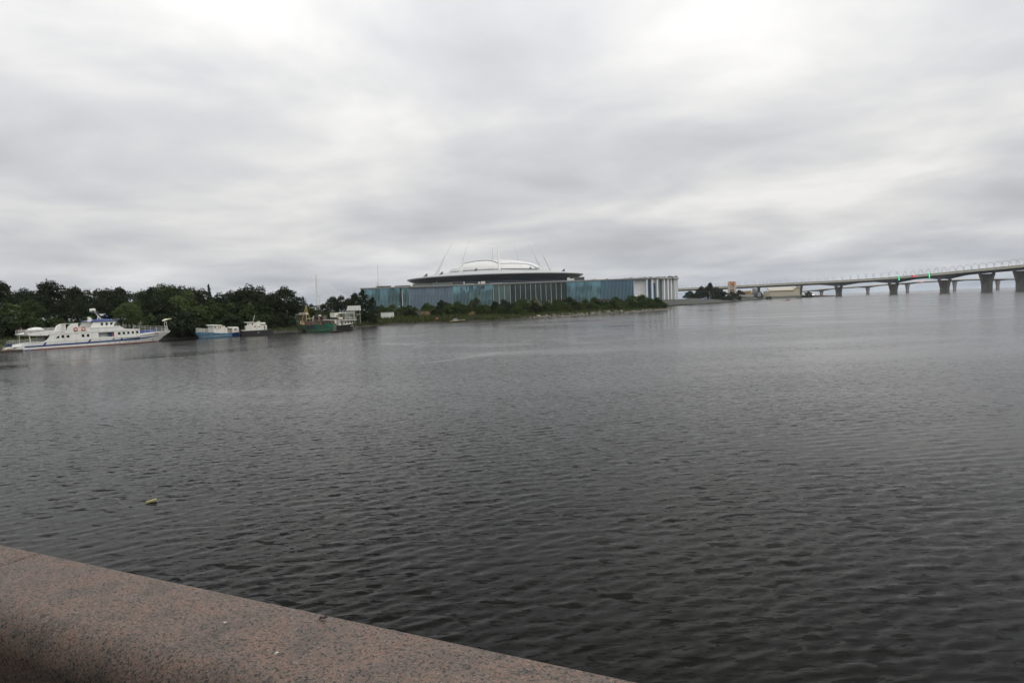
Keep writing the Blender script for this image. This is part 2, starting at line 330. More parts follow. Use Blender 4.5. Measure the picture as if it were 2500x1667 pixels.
# ------------------------------------------------------------------ near bank: terrace, quay wall, granite parapet
TV = Vector((0.8973, -0.4414, 0)); NV = Vector((0.4414, 0.8973, 0))       # along the parapet, out over the water
PA = onwater(0, 1330, 5.2); PA.z = 0; PA += NV*0.011
PRZ = math.atan2(TV.y, TV.x)
def granite_mat(name='red_granite', dark=1.0):
    m = bpy.data.materials.new(name); m.use_nodes = True; nt = m.node_tree; b = nt.nodes['Principled BSDF']; b.inputs['Roughness'].default_value = 0.72
    t = node(nt, 'ShaderNodeTexCoord'); V = t.outputs['Object']
    wob_ = node(nt, 'ShaderNodeTexNoise', inp={'Scale': 60.0, 'Detail': 2.0}); nlink(nt, V, wob_.inputs['Vector'])
    va = node(nt, 'ShaderNodeVectorMath', operation='MULTIPLY_ADD', inp={1: (0.012, 0.012, 0.012)}); nlink(nt, wob_.outputs['Color'], va.inputs[0]); nlink(nt, V, va.inputs[2])
    v1 = node(nt, 'ShaderNodeTexVoronoi', inp={'Scale': 200.0}); nlink(nt, va.outputs[0], v1.inputs['Vector'])
    sp = node(nt, 'ShaderNodeSeparateColor'); nlink(nt, v1.outputs['Color'], sp.inputs[0])
    k = ramp(nt, sp.outputs[0], [(0.0, (0.035, 0.033, 0.031)), (0.14, (0.075, 0.068, 0.06)), (0.22, (0.13, 0.107, 0.09)), (0.5, (0.172, 0.133, 0.11)), (0.75, (0.205, 0.158, 0.132)), (0.9, (0.23, 0.125, 0.098)), (1.0, (0.24, 0.21, 0.18))])
    n1_ = node(nt, 'ShaderNodeTexNoise', inp={'Scale': 7.0, 'Detail': 6.0, 'Roughness': 0.65}); nlink(nt, V, n1_.inputs['Vector'])
    n2_ = node(nt, 'ShaderNodeTexNoise', inp={'Scale': 240.0, 'Detail': 3.0, 'Roughness': 0.7}); nlink(nt, V, n2_.inputs['Vector'])
    tone = ramp(nt, n1_.outputs['Fac'], [(0.30, (0.62, 0.66, 0.66)), (0.5, (1, 0.99, 0.97)), (0.70, (1.2, 1.04, 0.94))])
    mx = node(nt, 'ShaderNodeMix', data_type='RGBA', blend_type='MULTIPLY', inp={0: 1.0}); nlink(nt, k, mx.inputs[6]); nlink(nt, tone, mx.inputs[7])
    fine = ramp(nt, n2_.outputs['Fac'], [(0.3, (0.55, 0.55, 0.55)), (0.65, (1.25, 1.25, 1.25))])
    m2 = node(nt, 'ShaderNodeMix', data_type='RGBA', blend_type='MULTIPLY', inp={0: 1.0}); nlink(nt, mx.outputs[2], m2.inputs[6]); nlink(nt, fine, m2.inputs[7])
    n3_ = node(nt, 'ShaderNodeTexNoise', inp={'Scale': 11.0, 'Detail': 3.0, 'Distortion': 0.6}); nlink(nt, V, n3_.inputs['Vector'])
    st = ramp(nt, n3_.outputs['Fac'], [(0.66, (0, 0, 0)), (0.76, (0.75, 0.75, 0.75))])
    m3 = node(nt, 'ShaderNodeMix', data_type='RGBA', inp={7: (0.035, 0.036, 0.036, 1)}); nlink(nt, st, m3.inputs[0]); nlink(nt, m2.outputs[2], m3.inputs[6])
    nlink(nt, m3.outputs[2], b.inputs['Base Color'])
    hb = math_(nt, 'ADD', math_(nt, 'MULTIPLY', n2_.outputs['Fac'], 0.5), math_(nt, 'MULTIPLY', sp.outputs[1], 0.5))
    bp = node(nt, 'ShaderNodeBump', inp={'Strength': 0.55, 'Distance': 0.004}); nlink(nt, hb, bp.inputs['Height']); nlink(nt, bp.outputs[0], b.inputs['Normal'])
    return m
GRAN = granite_mat()
PTOP, PFLOOR, PWID = 5.2, 4.35, 0.37
def parapet_block(L):
    # section across: y=0 is the water side, y=-PWID the walkway side, with a broad rounded inner edge
    pr = [(0, -0.25), (0, -0.012), (-0.004, -0.004), (-0.012, 0.0)]
    Rr = 0.105
    for i in range(0, 11):
        a = math.pi/2 * i/10; pr.append((-PWID + Rr - Rr*math.sin(a), -Rr + Rr*math.cos(a)))
    pr += [(-PWID - 0.008, -0.5), (-PWID - 0.01, PFLOOR - PTOP), (-0.02, PFLOOR - PTOP)]
    m = MB(); g = 0.0075
    segs = [g, g + 0.006, L*0.25, L*0.5, L*0.75, L - g - 0.006, L - g]
    rs = []
    for i, x in enumerate(segs):
        s = 0.004 if i in (0, len(segs)-1) else 0.0
        rs.append([(x, y + (s if y < -0.2 else -s), z - s) for y, z in pr])
    m.rings(rs); return m
pw = thing('granite_parapet', 'reddish granite parapet with rounded inner edge along the near quay', 'parapet', (PA.x, PA.y, 0), PRZ)
JX = 0.235                                   # the joint seen at the lower left
BL = 2.72
bm_ = parapet_block(BL).mesh('parapet_block', True)
for i in range(-6, 8):
    o = link('block', bm_, pw, GRAN); o.location = (JX + i*BL, 0, PTOP)
part('joint_mortar', MB().box(JX - 6*BL, JX + 8*BL, -PWID + 0.11, -0.03, PFLOOR + 0.01, PTOP - 0.012), mat('joint_mortar_grey', (0.03, 0.025, 0.02), 0.95), pw)
qw = thing('quay_wall', 'granite quay wall dropping from the parapet to the river', 'wall', (PA.x, PA.y, 0), PRZ)
for c_ in range(5):
    for i in range(-8, 10):
        q0 = i*2.0 + (c_ % 2)*1.0
        o = part('stone', MB().box(q0 + .006, q0 + 1.994, -0.6, -0.03 - 0.015*((i*7+c_*3) % 3), -0.6 + c_*0.99, -0.6 + c_*0.99 + 0.978), GRAN, qw)
PAVE = mat('terrace_paving', (0.075, 0.07, 0.065), 0.9, var=0.25, scale=2.0)
tm = MB(); a = Vector((PA.x, PA.y, 0)) - NV*0.3
tm.sheet([tuple(a - TV*120 + Vector((0,0,PFLOOR))), tuple(a - TV*120 - NV*160 + Vector((0,0,PFLOOR))), tuple(a + TV*120 - NV*160 + Vector((0,0,PFLOOR))), tuple(a + TV*120 + Vector((0,0,PFLOOR)))])
structure('pavement', tm, PAVE)
structure('near_bank', MB().sheet([(-520, -14, 4.3), (-520, -260, 4.3), (420, -260, 4.3), (420, -14, 4.3)]), mat('near_bank_grass', (.03, .045, .015), .95, var=.3, scale=.5))
def on_parapet(px, py, dz=0.002): p = onwater(px, py, PTOP); p.z += dz; return p
# small things lying on the parapet
p = on_parapet(790, 1514); lm = MB(); n_ = 9
pts = [(math.cos(2*math.pi*i/n_)*0.011*(1 + 0.25*math.sin(3*i)), math.sin(2*math.pi*i/n_)*0.007*(1 + 0.3*math.cos(2*i)), 0.002 + 0.006*abs(math.sin(1.3*i))) for i in range(n_)]
lm.rings([pts, [(x*0.9, y*0.9, z + 0.0015) for x, y, z in pts]])
solid('dry_leaf', lm, mat('dry_leaf_brown', (0.03, 0.018, 0.012), 0.8), 'curled dark brown dry leaf lying near the parapet edge', 'leaf', p, 0.5)
for (px, py, s, rz, lb) in [(548, 1519, .75, 0.1, 'small white dropping on the parapet above the reddish patch'), (675, 1593, .8, 0.9, 'small pale dropping on the parapet nearer the bottom edge')]:
    dm = MB(); k_ = [(0.0075*s*math.cos(2*math.pi*i/10)*(1+0.2*math.sin(4*i)), 0.0042*s*math.sin(2*math.pi*i/10)*(1+0.25*math.cos(3*i))) for i in range(10)]
    dm.rings([[(x, y, 0) for x, y in k_], [(x*.85, y*.85, .0016) for x, y in k_], [(x*.3, y*.3, .0026) for x, y in k_]])
    solid('bird_dropping', dm, mat('chalky_white', (0.55, 0.54, 0.5), 0.8, scale=200), lb, 'dropping', on_parapet(px, py, 0.0), rz)

# piece of yellow foam drifting on the river
p = onwater(369, 1226); fm = MB()
sec = [(-.165, .030, -.02), (-.145, .055, .012), (-.05, .058, .034), (.05, .062, .046), (.13, .055, .066), (.165, .025, .062)]
fm.rings([[(x, -w, z - .045), (x, w, z - .045), (x, w*1.02, z), (x, w*.5, z + .012), (x, -w*.5, z + .010), (x, -w*1.02, z)] for x, w, z in sec])
fo = solid('foam_block', fm, mat('weathered_yellow_foam', (0.36, 0.37, 0.16), 0.8, var=0.25, scale=14, dirt=(0.38, 0.26, 0.14), dirt_amt=0.42, dirt_scale=9), 'weathered yellow green foam block drifting on the open water', 'float', (p.x, p.y, 0.03), R_(28), smooth=False)
fo.scale = (1.0, 1.0, 1.0)

# ------------------------------------------------------------------ trees and shrubs
BARK = mat('tree_bark', (0.045, 0.035, 0.028), 0.95, var=0.4, scale=6)
FOL = {'dark': foliage('dark_leaves', (0.018, 0.032, 0.010)), 'mid': foliage('mid_green_leaves', (0.036, 0.062, 0.015)), 'light': foliage('willow_leaves', (0.075, 0.108, 0.034)),
       'silver': foliage('silvery_leaves', (0.085, 0.11, 0.06)), 'shrub': foliage('shrub_leaves', (0.052, 0.080, 0.018)), 'bloom': foliage('pale_blossom', (0.22, 0.22, 0.13), 0.7)}
def leaf_cloud(lobes, n_per, size, seed, flat=0.6):
    r = np.random.default_rng(seed); V = []
    for (c, rad, mult) in lobes:
        n = int(n_per * mult)
        d = r.normal(size=(n, 3)); d /= np.linalg.norm(d, axis=1, keepdims=True)
        d[:, 2] = np.where(d[:, 2] < -0.55, -d[:, 2]*0.5, d[:, 2])
        bump = 1 + 0.16*np.sin(d[:, 0]*6 + seed + c[0]) * np.sin(d[:, 1]*6 + c[1]) + 0.10*np.sin(d[:, 2]*9 + c[2])
        rr_ = (r.uniform(0.35, 1.0, n) ** 0.35) * bump
        stray = r.uniform(size=n) < 0.10; rr_ = np.where(stray, rr_ * r.uniform(1.0, 1.35, n), rr_)
        p = np.array(c) + d * np.array(rad) * rr_[:, None]
        nn = d * flat + r.normal(size=(n, 3)) * 0.55; nn /= np.linalg.norm(nn, axis=1, keepdims=True)
        u = np.cross(nn, r.normal(size=(n, 3))); u /= np.linalg.norm(u, axis=1, keepdims=True); w = np.cross(nn, u)
        s = size * r.uniform(0.55, 1.3, n)[:, None]
        V.append(np.stack([p - u*s, p - w*s*0.55, p + u*s, p + w*s*0.55], 1))
    V = np.concatenate(V).reshape(-1, 3)
    return V, np.arange(len(V)).reshape(-1, 4)
def make_tree(kind, seed, Hh=14.0):
    """returns trunk mesh, crown mesh, height"""
    r = random.Random(seed); tb = MB(); lobes = []
    if kind == 'broad':
        tb.tube([(0,0,-0.5),(0.1,0,Hh*.2),(0.25*r.uniform(-1,1),0.2,Hh*.5),(0.3*r.uniform(-1,1),0,Hh*.8)], Hh*.022, 7, Hh*.006)
        for i in range(13):
            a = r.uniform(0, 6.28) if i > 5 else i*1.05; hz = Hh*r.uniform(0.36, 0.8); ro = Hh*r.uniform(0.10, 0.27) * (1.15 - 0.6*max(0, hz/Hh - 0.5))
            c = (ro*math.cos(a), ro*math.sin(a), hz); s = Hh*r.uniform(0.10, 0.165); lobes.append((c, (s*1.15, s*1.15, s*0.85), s/Hh/0.13))
            tb.tube([(0, 0, hz*0.6), (c[0]*.5, c[1]*.5, hz*.82), c], Hh*.008, 5, Hh*.003)
        lobes.append(((0.3*r.uniform(-1,1), 0.3, Hh*0.85), (Hh*.13, Hh*.13, Hh*.14), 1.0))
    elif kind == 'round':
        tb.tube([(0,0,-0.5),(0,0.1,Hh*.3),(0.2,0,Hh*.7)], Hh*.02, 7, Hh*.006)
        for i in range(16):
            a = i*2.4; u = (i+.5)/16; hz = Hh*(0.28 + 0.55*u); ro = Hh*0.30*math.sqrt(max(0.05, 1 - (2*u-0.9)**2))*r.uniform(.7, 1.05)
            s = Hh*r.uniform(0.10, 0.15); lobes.append(((ro*math.cos(a), ro*math.sin(a), hz), (s*1.1, s*1.1, s), 1.0))
            tb.tube([(0, 0, hz*0.6), (ro*math.cos(a)*.9, ro*math.sin(a)*.9, hz)], Hh*.006, 5, Hh*.002)
        lobes.append(((0, 0, Hh*.84), (Hh*.15, Hh*.15, Hh*.15), 1.2))
    elif kind == 'loose':                                   # tall with clumps and sky gaps
        tb.tube([(0,0,-0.5),(0.1,0,Hh*.4),(0.2,0.2,Hh*.95)], Hh*.018, 7, Hh*.004)
        for i in range(15):
            a = i*2.1 + r.uniform(-.4, .4); u = (i+.5)/15; hz = Hh*(0.30 + 0.58*u); ro = Hh*(0.17*(1-u) + 0.04)*r.uniform(.7, 1.3)
            s = Hh*r.uniform(0.075, 0.125); c = (ro*math.cos(a), ro*math.sin(a), hz); lobes.append((c, (s*1.1, s*1.1, s*1.0), s/Hh/0.10))
            tb.tube([(0.1*u, 0, hz*0.8), c], Hh*.007, 5, Hh*.002)
    elif kind == 'spruce':
        tb.tube([(0,0,-0.5),(0,0,Hh*.97)], Hh*.014, 6, Hh*.002)
        for i in range(12):
            u = i/11; s = Hh*(0.15*(1-u) + 0.02)*r.uniform(.85, 1.1); lobes.append(((0.1*r.uniform(-1,1), 0.1*r.uniform(-1,1), Hh*(0.14 + 0.84*u)), (s, s, Hh*.06), max(.25, 1.1-u)))
    elif kind == 'poplar':
        tb.tube([(0,0,-0.5),(0,0,Hh*.9)], Hh*.016, 6, Hh*.003)
        for i in range(13):
            u = i/12; s = Hh*(0.115*math.sin(math.pi*(0.16+0.78*u)) + 0.02); a = i*2.4; lobes.append(((s*.5*math.cos(a), s*.5*math.sin(a), Hh*(0.1 + 0.84*u)), (s, s, Hh*.085), 0.9))
    elif kind == 'bush':
        for i in range(24):
            a = i*2.4 + r.uniform(-.3, .3); u = (i+.5)/24; ro = Hh*0.66*math.sqrt(u)*r.uniform(.7, 1.15); hz = Hh*(0.14 + 0.62*(1-u)*r.uniform(.55, 1.3)); s = Hh*r.uniform(.11, .22)
            lobes.append(((ro*math.cos(a), ro*math.sin(a), hz), (s*r.uniform(.8, 1.2), s*r.uniform(.8, 1.2), s*r.uniform(.8, 1.5)), .75))
            tb.tube([(0.1*math.cos(a), 0.1*math.sin(a), -0.3), (ro*math.cos(a)*.7, ro*math.sin(a)*.7, hz)], Hh*.012, 5, Hh*.004)
        lobes.append(((Hh*r.uniform(-.15, .15), 0, Hh*.74), (Hh*.15, Hh*.15, Hh*.26), 1.0))
    dens = {'broad': 430, 'round': 380, 'loose': 330, 'spruce': 330, 'poplar': 300, 'bush': 230}[kind]
    V, Q = leaf_cloud(lobes, dens, {'bush': Hh*.042}.get(kind, Hh*.0195), seed)
    V[:, 2] = np.maximum(V[:, 2], 0.05)
    return tb.mesh('trunk', True), np_mesh('crown', V, Q, False), float(np.percentile(V[:, 2], 99.7))
PROTO = {}
for kind, cols in {'broad': ('dark', 'mid', 'light'), 'round': ('dark', 'mid', 'light'), 'loose': ('dark', 'mid'), 'spruce': ('dark',), 'poplar': ('dark', 'mid'), 'bush': ('dark', 'mid', 'light', 'silver', 'shrub', 'bloom')}.items():
    for v_ in range(3 if kind in ('broad', 'round', 'bush') else 2):
        base = make_tree(kind, 100 + len(PROTO)*13, 14.0 if kind != 'bush' else 5.0)
        for c_ in cols:
            t_ = base[0].copy(); t_.materials.append(BARK); k_ = base[1].copy(); k_.materials.append(FOL[c_])
            PROTO[(kind, v_, c_)] = (t_, k_, base[2])
def put_tree(kind, col, x, y, height, label, cat='tree', group=None, wide=1.0, name=None, z=None, seed=None):
    r = random.Random(int(x*31 + y*17) if seed is None else seed)
    ks = [k for k in PROTO if k[0] == kind and k[2] == col]; tm_, cm_, ph = PROTO[r.choice(ks)]
    s = height / ph; zz_ = float(gz(np.array([x]), np.array([y]))[0]) if z is None else z
    o = thing(name or {'bush': 'shrub', 'spruce': 'spruce_tree', 'poplar': 'poplar_tree'}.get(kind, 'tree'), label, cat, (x, y, zz_ - 0.1), r.uniform(0, 6.28), group)
    o.scale = (s*wide, s*wide, s)
    link('trunk' if kind != 'bush' else 'stems', tm_, o); link('crown', cm_, o); return o
def tree_px(kind, col, px, ytop, D, label, cat='tree', group=None, wide=1.0, name=None):
    p = at(px, ytop, D); zz_ = float(gz(np.array([p.x]), np.array([p.y]))[0])
    return put_tree(kind, col, p.x, p.y, p.z - zz_ + 0.1, label, cat, group, wide, name, zz_)

WB, GB = 'dark broadleaf tree in the wood behind the white ship', 'trees of the wood behind the white ship'
WC, GC = 'dark broadleaf tree in the wood behind the small moored boats', 'trees of the wood behind the moored boats'
# skyline of the wood, left to right
for i, (px, yt, D, kind, col) in enumerate([(-120,700,215,'broad','dark'),(-70,695,225,'round','dark'),(-30,712,210,'broad','dark'),(28,714,222,'broad','dark'),(58,706,240,'round','dark'),(86,712,230,'broad','dark'),
        (184,701,232,'loose','dark'),(210,709,240,'broad','dark'),(238,707,246,'broad','dark'),(262,706,236,'round','dark'),(290,702,243,'loose','dark'),(316,714,232,'broad','dark'),
        (345,709,250,'loose','mid'),(368,704,240,'broad','dark'),(418,697,252,'round','mid'),(446,700,248,'broad','dark'),
        (40,726,206,'broad','dark'),(75,732,203,'round','mid'),(160,728,208,'broad','dark'),(200,735,205,'round','dark'),(245,730,210,'broad','dark'),(330,735,210,'round','mid'),(372,726,212,'broad','dark'),(405,722,215,'round','dark')]):
    tree_px(kind, col, px, yt, D, WB, 'tree', GB, 1.05)
tree_px('loose', 'dark', 2, 688, 235, 'tall dark tree cut by the left edge of the photo', wide=0.9)
tree_px('loose', 'dark', 113, 686, 236, 'tallest dark tree rising above the wood behind the ship stern', wide=1.15)
tree_px('broad', 'dark', 150, 697, 238, 'dark two headed tree just right of the tallest one')
tree_px('round', 'mid', 395, 695, 262, 'broad domed tree on the skyline above the ship bow', wide=1.25)
tree_px('poplar', 'dark', 366, 702, 222, 'slender dark tree just left of the domed tree', wide=0.8)
for (px, yt, D, kind, col) in [(470,704,240,'broad','dark'),(492,706,236,'broad','dark'),(534,716,232,'broad','dark'),(562,711,226,'round','dark'),(585,705,232,'loose','dark'),(632,700,236,'broad','dark'),
        (480,735,208,'round','dark'),(515,732,210,'broad','mid'),(556,730,214,'broad','dark'),(600,728,216,'round','dark'),(660,716,224,'round','dark'),(640,730,218,'broad','dark'),(675,732,222,'broad','dark'),(714,737,240,'broad','dark')]:
    tree_px(kind, col, px, yt, D, WC, 'tree', GC, 1.05)
tree_px('spruce', 'dark', 509, 695, 230, 'pointed dark spruce standing in the skyline of the wood', wide=1.0)
tree_px('broad', 'dark', 610, 697, 228, 'big dark crown above the black hulled boat', wide=1.15)
tree_px('round', 'dark', 694, 701, 226, 'large rounded dark tree at the right end of the wood', wide=1.2)
for (px, yt, D) in [(722,728,300),(742,738,330),(760,742,340)]:
    tree_px('broad', 'dark', px, yt, D, 'small distant dark tree left of the white pylon', 'tree', 'distant trees left of the pylon')
for (px, yt, D, k) in [(788,742,330,'round'),(812,724,330,'round'),(832,722,330,'broad'),(850,728,340,'round')]:
    tree_px(k, 'dark', px, yt, D, 'dark tree in the clump right of the white pylon', 'tree', 'clump of trees right of the pylon', 1.1)
tree_px('loose', 'dark', 866, 716, 300, 'airy dark tree beside the left corner of the glass building')
for i in range(52):                                       # the wood goes on beyond the left edge of the frame
    y = 10 + 215*(i + rng.uniform(0, 1))/52; x = min(float(np.interp(y, [-40, 30, 110, 148, 176, 240], [-236, -190, -140, -116, -99, -54])) - rng.uniform(7, 55), -.79*y - 8 - rng.uniform(0, 14))
    put_tree(random.choice(['broad', 'round', 'loose']), 'dark', x, y, rng.uniform(11, 16), 'dark broadleaf tree of the wood left of the frame', 'tree', 'trees of the wood left of the frame', 1.05)
# front row on the left bank
tree_px('bush', 'light', 30, 742, 184, 'light green bush at the left edge behind the ship stern', 'shrub', wide=0.95)
tree_px('bush', 'mid', 70, 762, 178, 'low dark bush overhanging the water behind the ship stern', 'shrub')
tree_px('bush', 'dark', -30, 748, 170, 'dark bush left of the light green one at the stern', 'shrub')
tree_px('round', 'light', 308, 738, 198, 'rounded light green willow behind the ship wheelhouse', wide=1.15)
tree_px('bush', 'light', 372, 768, 196, 'low light green bush behind the ship bow rail', 'shrub', wide=1.2)
tree_px('bush', 'mid', 215, 772, 188, 'low green bush behind the middle of the ship', 'shrub', wide=1.6)
tree_px('bush', 'mid', 130, 775, 182, 'low green bush behind the ship upper deck rail', 'shrub', wide=1.6)
tree_px('broad', 'light', 458, 711, 205, 'tall pale green willow right of the ship bow', wide=1.1)
tree_px('bush', 'dark', 428, 745, 190, 'dark bush at the water by the ship bow', 'shrub', wide=1.0)
tree_px('bush', 'dark', 462, 768, 192, 'dark bush hanging over the water left of the blue boat', 'shrub', wide=1.1)
for (px, yt, D) in [(495,748,206),(530,742,210),(566,742,212),(600,742,214),(632,748,216),(660,752,220)]:
    tree_px('bush', 'mid', px, yt, D, 'green willow bush in the row above the blue and black boats', 'shrub', 'willow bushes above the moored boats', 1.1)
for (px, yt, D) in [(520,775,203),(560,772,206),(585,778,207),(640,778,212),(668,772,216),(692,764,219),(712,775,222)]:
    tree_px('bush', 'dark', px, yt, D, 'dark low bush at the waterline behind the moored boats', 'shrub', 'dark bushes at the waterline', 1.15)
tree_px('bush', 'shrub', 762, 752, 236, 'bright green shrub behind the green trawler wheelhouse', 'shrub')
tree_px('bush', 'silver', 781, 757, 232, 'greyish shrub just right of the trawler wheelhouse', 'shrub', wide=0.7)
tree_px('bush', 'shrub', 800, 760, 242, 'bright green shrub between trawler and black passenger boat', 'shrub', wide=1.2)
tree_px('bush', 'shrub', 822, 762, 246, 'yellow green shrub behind the black passenger boat cabin', 'shrub')
tree_px('poplar', 'dark', 884, 708, 262, 'tall dark columnar tree before the glass building corner', wide=1.35)
tree_px('poplar', 'dark', 908, 726, 262, 'shorter dark columnar tree right of the tall one', wide=1.5)
tree_px('bush', 'dark', 900, 765, 258, 'dark bush at the foot of the columnar trees', 'shrub', wide=1.3)
# shrubs of the grassy spit
SPIT = [(950,758,300,'shrub','green shrub behind the white container',1.0),(1000,752,330,'shrub','green shrub between the container and the grey hut',1.2),(1037,742,320,'mid','narrow green shrub above the grey hut',0.55),
        (1080,733,315,'dark','round dark shrub in front of the lavender glass',0.85),(1078,765,288,'dark','dark shrub just above the waterline debris',0.75),(1112,742,310,'mid','green shrub left of the silvery willow',1.0),
        (1160,726,310,'silver','silvery willow shrub standing before the glass wall',0.75),(1188,744,290,'shrub','green shrub right of the silvery willow',0.8),(1210,736,292,'dark','largest dark bush on the spit above the water',0.85),(1240,742,296,'dark','dark bush merging with the largest one on its right',0.8),
        (1262,740,306,'shrub','green shrub below the dark hall glass',0.9),(1290,745,316,'mid','low green shrub left of the flowering bush',0.9),(1312,729,330,'bloom','pale flowering bush before the dark hall glass',0.55),(1290,733,332,'bloom','small pale flowering bush left of the larger one',0.5),(1340,734,334,'bloom','small pale flowering bush right of the larger one',0.5),
        (1325,748,318,'dark','dark bush below the pale flowering bush',0.9),(1360,742,330,'shrub','green shrub at the right end of the dark hall',1.0),(1398,740,340,'mid','dark green tuft of shrub in the middle of the spit',0.7),(1420,745,345,'shrub','low bright green shrub in the middle of the spit',1.1),
        (1447,736,352,'shrub','green shrub below the brown sign board',0.9),(1480,734,362,'mid','green shrub right of the brown sign board',0.9),(1510,732,368,'shrub','bright green shrub before the striped glass',0.9),(1540,731,378,'mid','green shrub before the right end of the striped glass',0.8),
        (1566,722,390,'mid','tall pointed shrub near the tip of the spit',0.7),(1585,730,396,'shrub','green shrub right of the tall pointed one',0.8),(1604,726,402,'mid','last tall shrub at the tip of the spit',0.7),(1618,738,408,'shrub','low shrub ending the spit',0.7)]
for (px, yt, D, col, lb, w) in SPIT: tree_px('bush', col, px, yt, D, lb, 'shrub', None, w)
for i in range(54):
    px = 935 + 690*(i + random.random())/54; D = float(np.interp(px, [930, 1240, 1400, 1560, 1640], [292, 286, 334, 372, 428])) + random.uniform(0, 26)
    yt = 744.4 - .036*(px - 1250) + random.uniform(-7, 8)
    tree_px('bush', random.choice(['shrub', 'mid', 'dark', 'shrub']), px, yt, D, 'low green shrub in the thicket covering the grassy spit', 'shrub', 'low shrubs of the spit thicket', random.uniform(.9, 1.6))
for i in range(34):
    px = 930 + 640*(i + random.random())/34; D = random.uniform(425, 500); yt = 744.4 - .036*(px - 1250) - random.uniform(1, 14)
    tree_px('bush', random.choice(['shrub', 'mid', 'dark']), px, yt, D, 'green shrub in the overgrown field before the glass building', 'shrub', 'shrubs of the field before the building', random.uniform(.8, 1.4))
# trees on the far right bank
for (px, yt, D, k, w, lb) in [(1683,711,780,'bush',1.3,'low dark tree beside the right end of the colonnade'),(1712,700,800,'bush',.85,'dark tree left of the tallest far bank tree'),(1734,691,820,'bush',.8,'tallest dark tree on the far right bank'),(1752,701,840,'bush',.7,'dark tree right of the tallest far bank tree'),
        (1765,712,840,'bush',1.5,'low dark tree left of the orange tower'),(1790,712,870,'bush',1.2,'low dark tree in front of the orange tower'),(1806,708,1050,'bush',1.0,'dark tree just right of the orange tower'),(1700,714,790,'bush',1.4,'low dark tree under the left of the highway deck')]:
    tree_px(k, 'dark', px, yt, D, lb, 'tree', None, w, name='tree')
tree_px('bush', 'shrub', 1853, 709, 1180, 'yellow green tree beside the grey silo', 'tree', None, 0.7, name='tree')
tree_px('bush', 'dark', 1972, 712, 1330, 'dark bush under the far bridge by the red quay', 'shrub', None, 1.2)
# tall trees of the near bank behind the viewer: they stand mirrored in the glass building
for i in range(66):
    x = -345 + i*9.8 + rng.uniform(-3, 3); y = -26 - rng.uniform(0, 22) - .12*max(0, x)
    put_tree(random.choice(['broad', 'loose', 'round', 'poplar', 'spruce']), 'dark', x, y, rng.uniform(20, 33), 'unseen dark tree added behind the viewer to shade the parapet', 'tree', 'near bank trees', 1.0 if i % 3 else 0.85, z=PFLOOR)

for i in range(13):  # added unseen trees, set close to block light from the parapet's walkway face
    x = -42 + i*6.6 + rng.uniform(-2, 2); y = -11.5 - rng.uniform(0, 5) - .49*x
    put_tree(random.choice(['broad', 'round']), 'dark', x, y, rng.uniform(17, 23), 'unseen dark tree added behind the viewer to shade the parapet', 'tree', 'near bank trees', 1.0, z=PFLOOR)

# ------------------------------------------------------------------ grass, rubble, rocks, debris
def tufts(n, sampler, hmin, hmax, w, seed):
    r = np.random.default_rng(seed); P_ = sampler(r, n); z = gz(P_[:, 0], P_[:, 1]); s = sdist(P_[:, 0], P_[:, 1])
    k = s > 0.9; P_, z = P_[k], z[k]; n = len(P_)
    a = r.uniform(0, 6.28, n); h_ = r.uniform(hmin, hmax, n); le = r.normal(0, .25, (n, 2)) * h_[:, None]
    b0 = np.c_[P_[:, 0] - np.cos(a)*w, P_[:, 1] - np.sin(a)*w, z - .05]; b1 = np.c_[P_[:, 0] + np.cos(a)*w, P_[:, 1] + np.sin(a)*w, z - .05]
    m_ = np.c_[P_[:, 0] + le[:, 0], P_[:, 1] + le[:, 1], z + h_]
    return np.stack([b0, b1, m_], 1).reshape(-1, 3)
def samp_spit(r, n):
    t = r.uniform(0, 1, n); i = np.interp(t, [0, 1], [13.0, 27.0]); sh = np.array(SHORE, float)
    j = np.minimum(i.astype(int), len(sh)-2); f_ = (i - j)[:, None]; p_ = sh[j]*(1-f_) + sh[j+1]*f_
    off = r.uniform(0, 1, n)**1.3 * 70; return p_ + np.c_[-0.72*off, 0.70*off] + r.normal(0, 1.5, (n, 2))
def samp_left(r, n):
    t = r.uniform(3.0, 13.0, n); sh = np.array(SHORE, float); j = t.astype(int); f_ = (t - j)[:, None]; p_ = sh[j]*(1-f_) + sh[j+1]*f_
    off = r.uniform(0, 30, n); return p_ + np.c_[-0.8*off, 0.55*off]
V = np.concatenate([tufts(42000, samp_spit, .45, 1.5, .13, 3), tufts(9000, samp_left, .4, 1.2, .12, 4)])
go = link('grass', np_mesh('grass', V, np.arange(len(V)).reshape(-1, 3), False), None, foliage('tall_bank_grass', (0.055, 0.072, 0.020), 0.6)); go['kind'] = 'stuff'; go['label'] = 'tall unmown grass and weeds covering the bank and spit'; go['category'] = 'grass'
ROCKM = mat('pale_concrete_rubble', (0.24, 0.215, 0.185), 0.9, var=0.35, scale=2.5, dirt=(0.12, 0.07, 0.05), dirt_amt=0.38)
ROCKD = mat('dark_wet_stone', (0.05, 0.045, 0.04), 0.6, var=0.4)
def rock_mesh(seed):
    r = random.Random(seed); m = MB(); n = 7; rs = []
    for z_, q_ in [(-.5, .75), (-.1, 1.0), (.28, .85), (.5, .45)]:
        rs.append([(q_*(.5*math.cos(6.28*k/n))*r.uniform(.75, 1.15), q_*.5*math.sin(6.28*k/n)*r.uniform(.75, 1.15), z_*.8*r.uniform(.85, 1.1)) for k in range(n)])
    return m.rings(rs).mesh('rock')
rms = [rock_mesh(s) for s in range(6)]
sh = np.array(SHORE, float)
def shore_pt(t): j = int(t); return sh[j]*(1-(t-j)) + sh[j+1]*(t-j)
k_ = 0
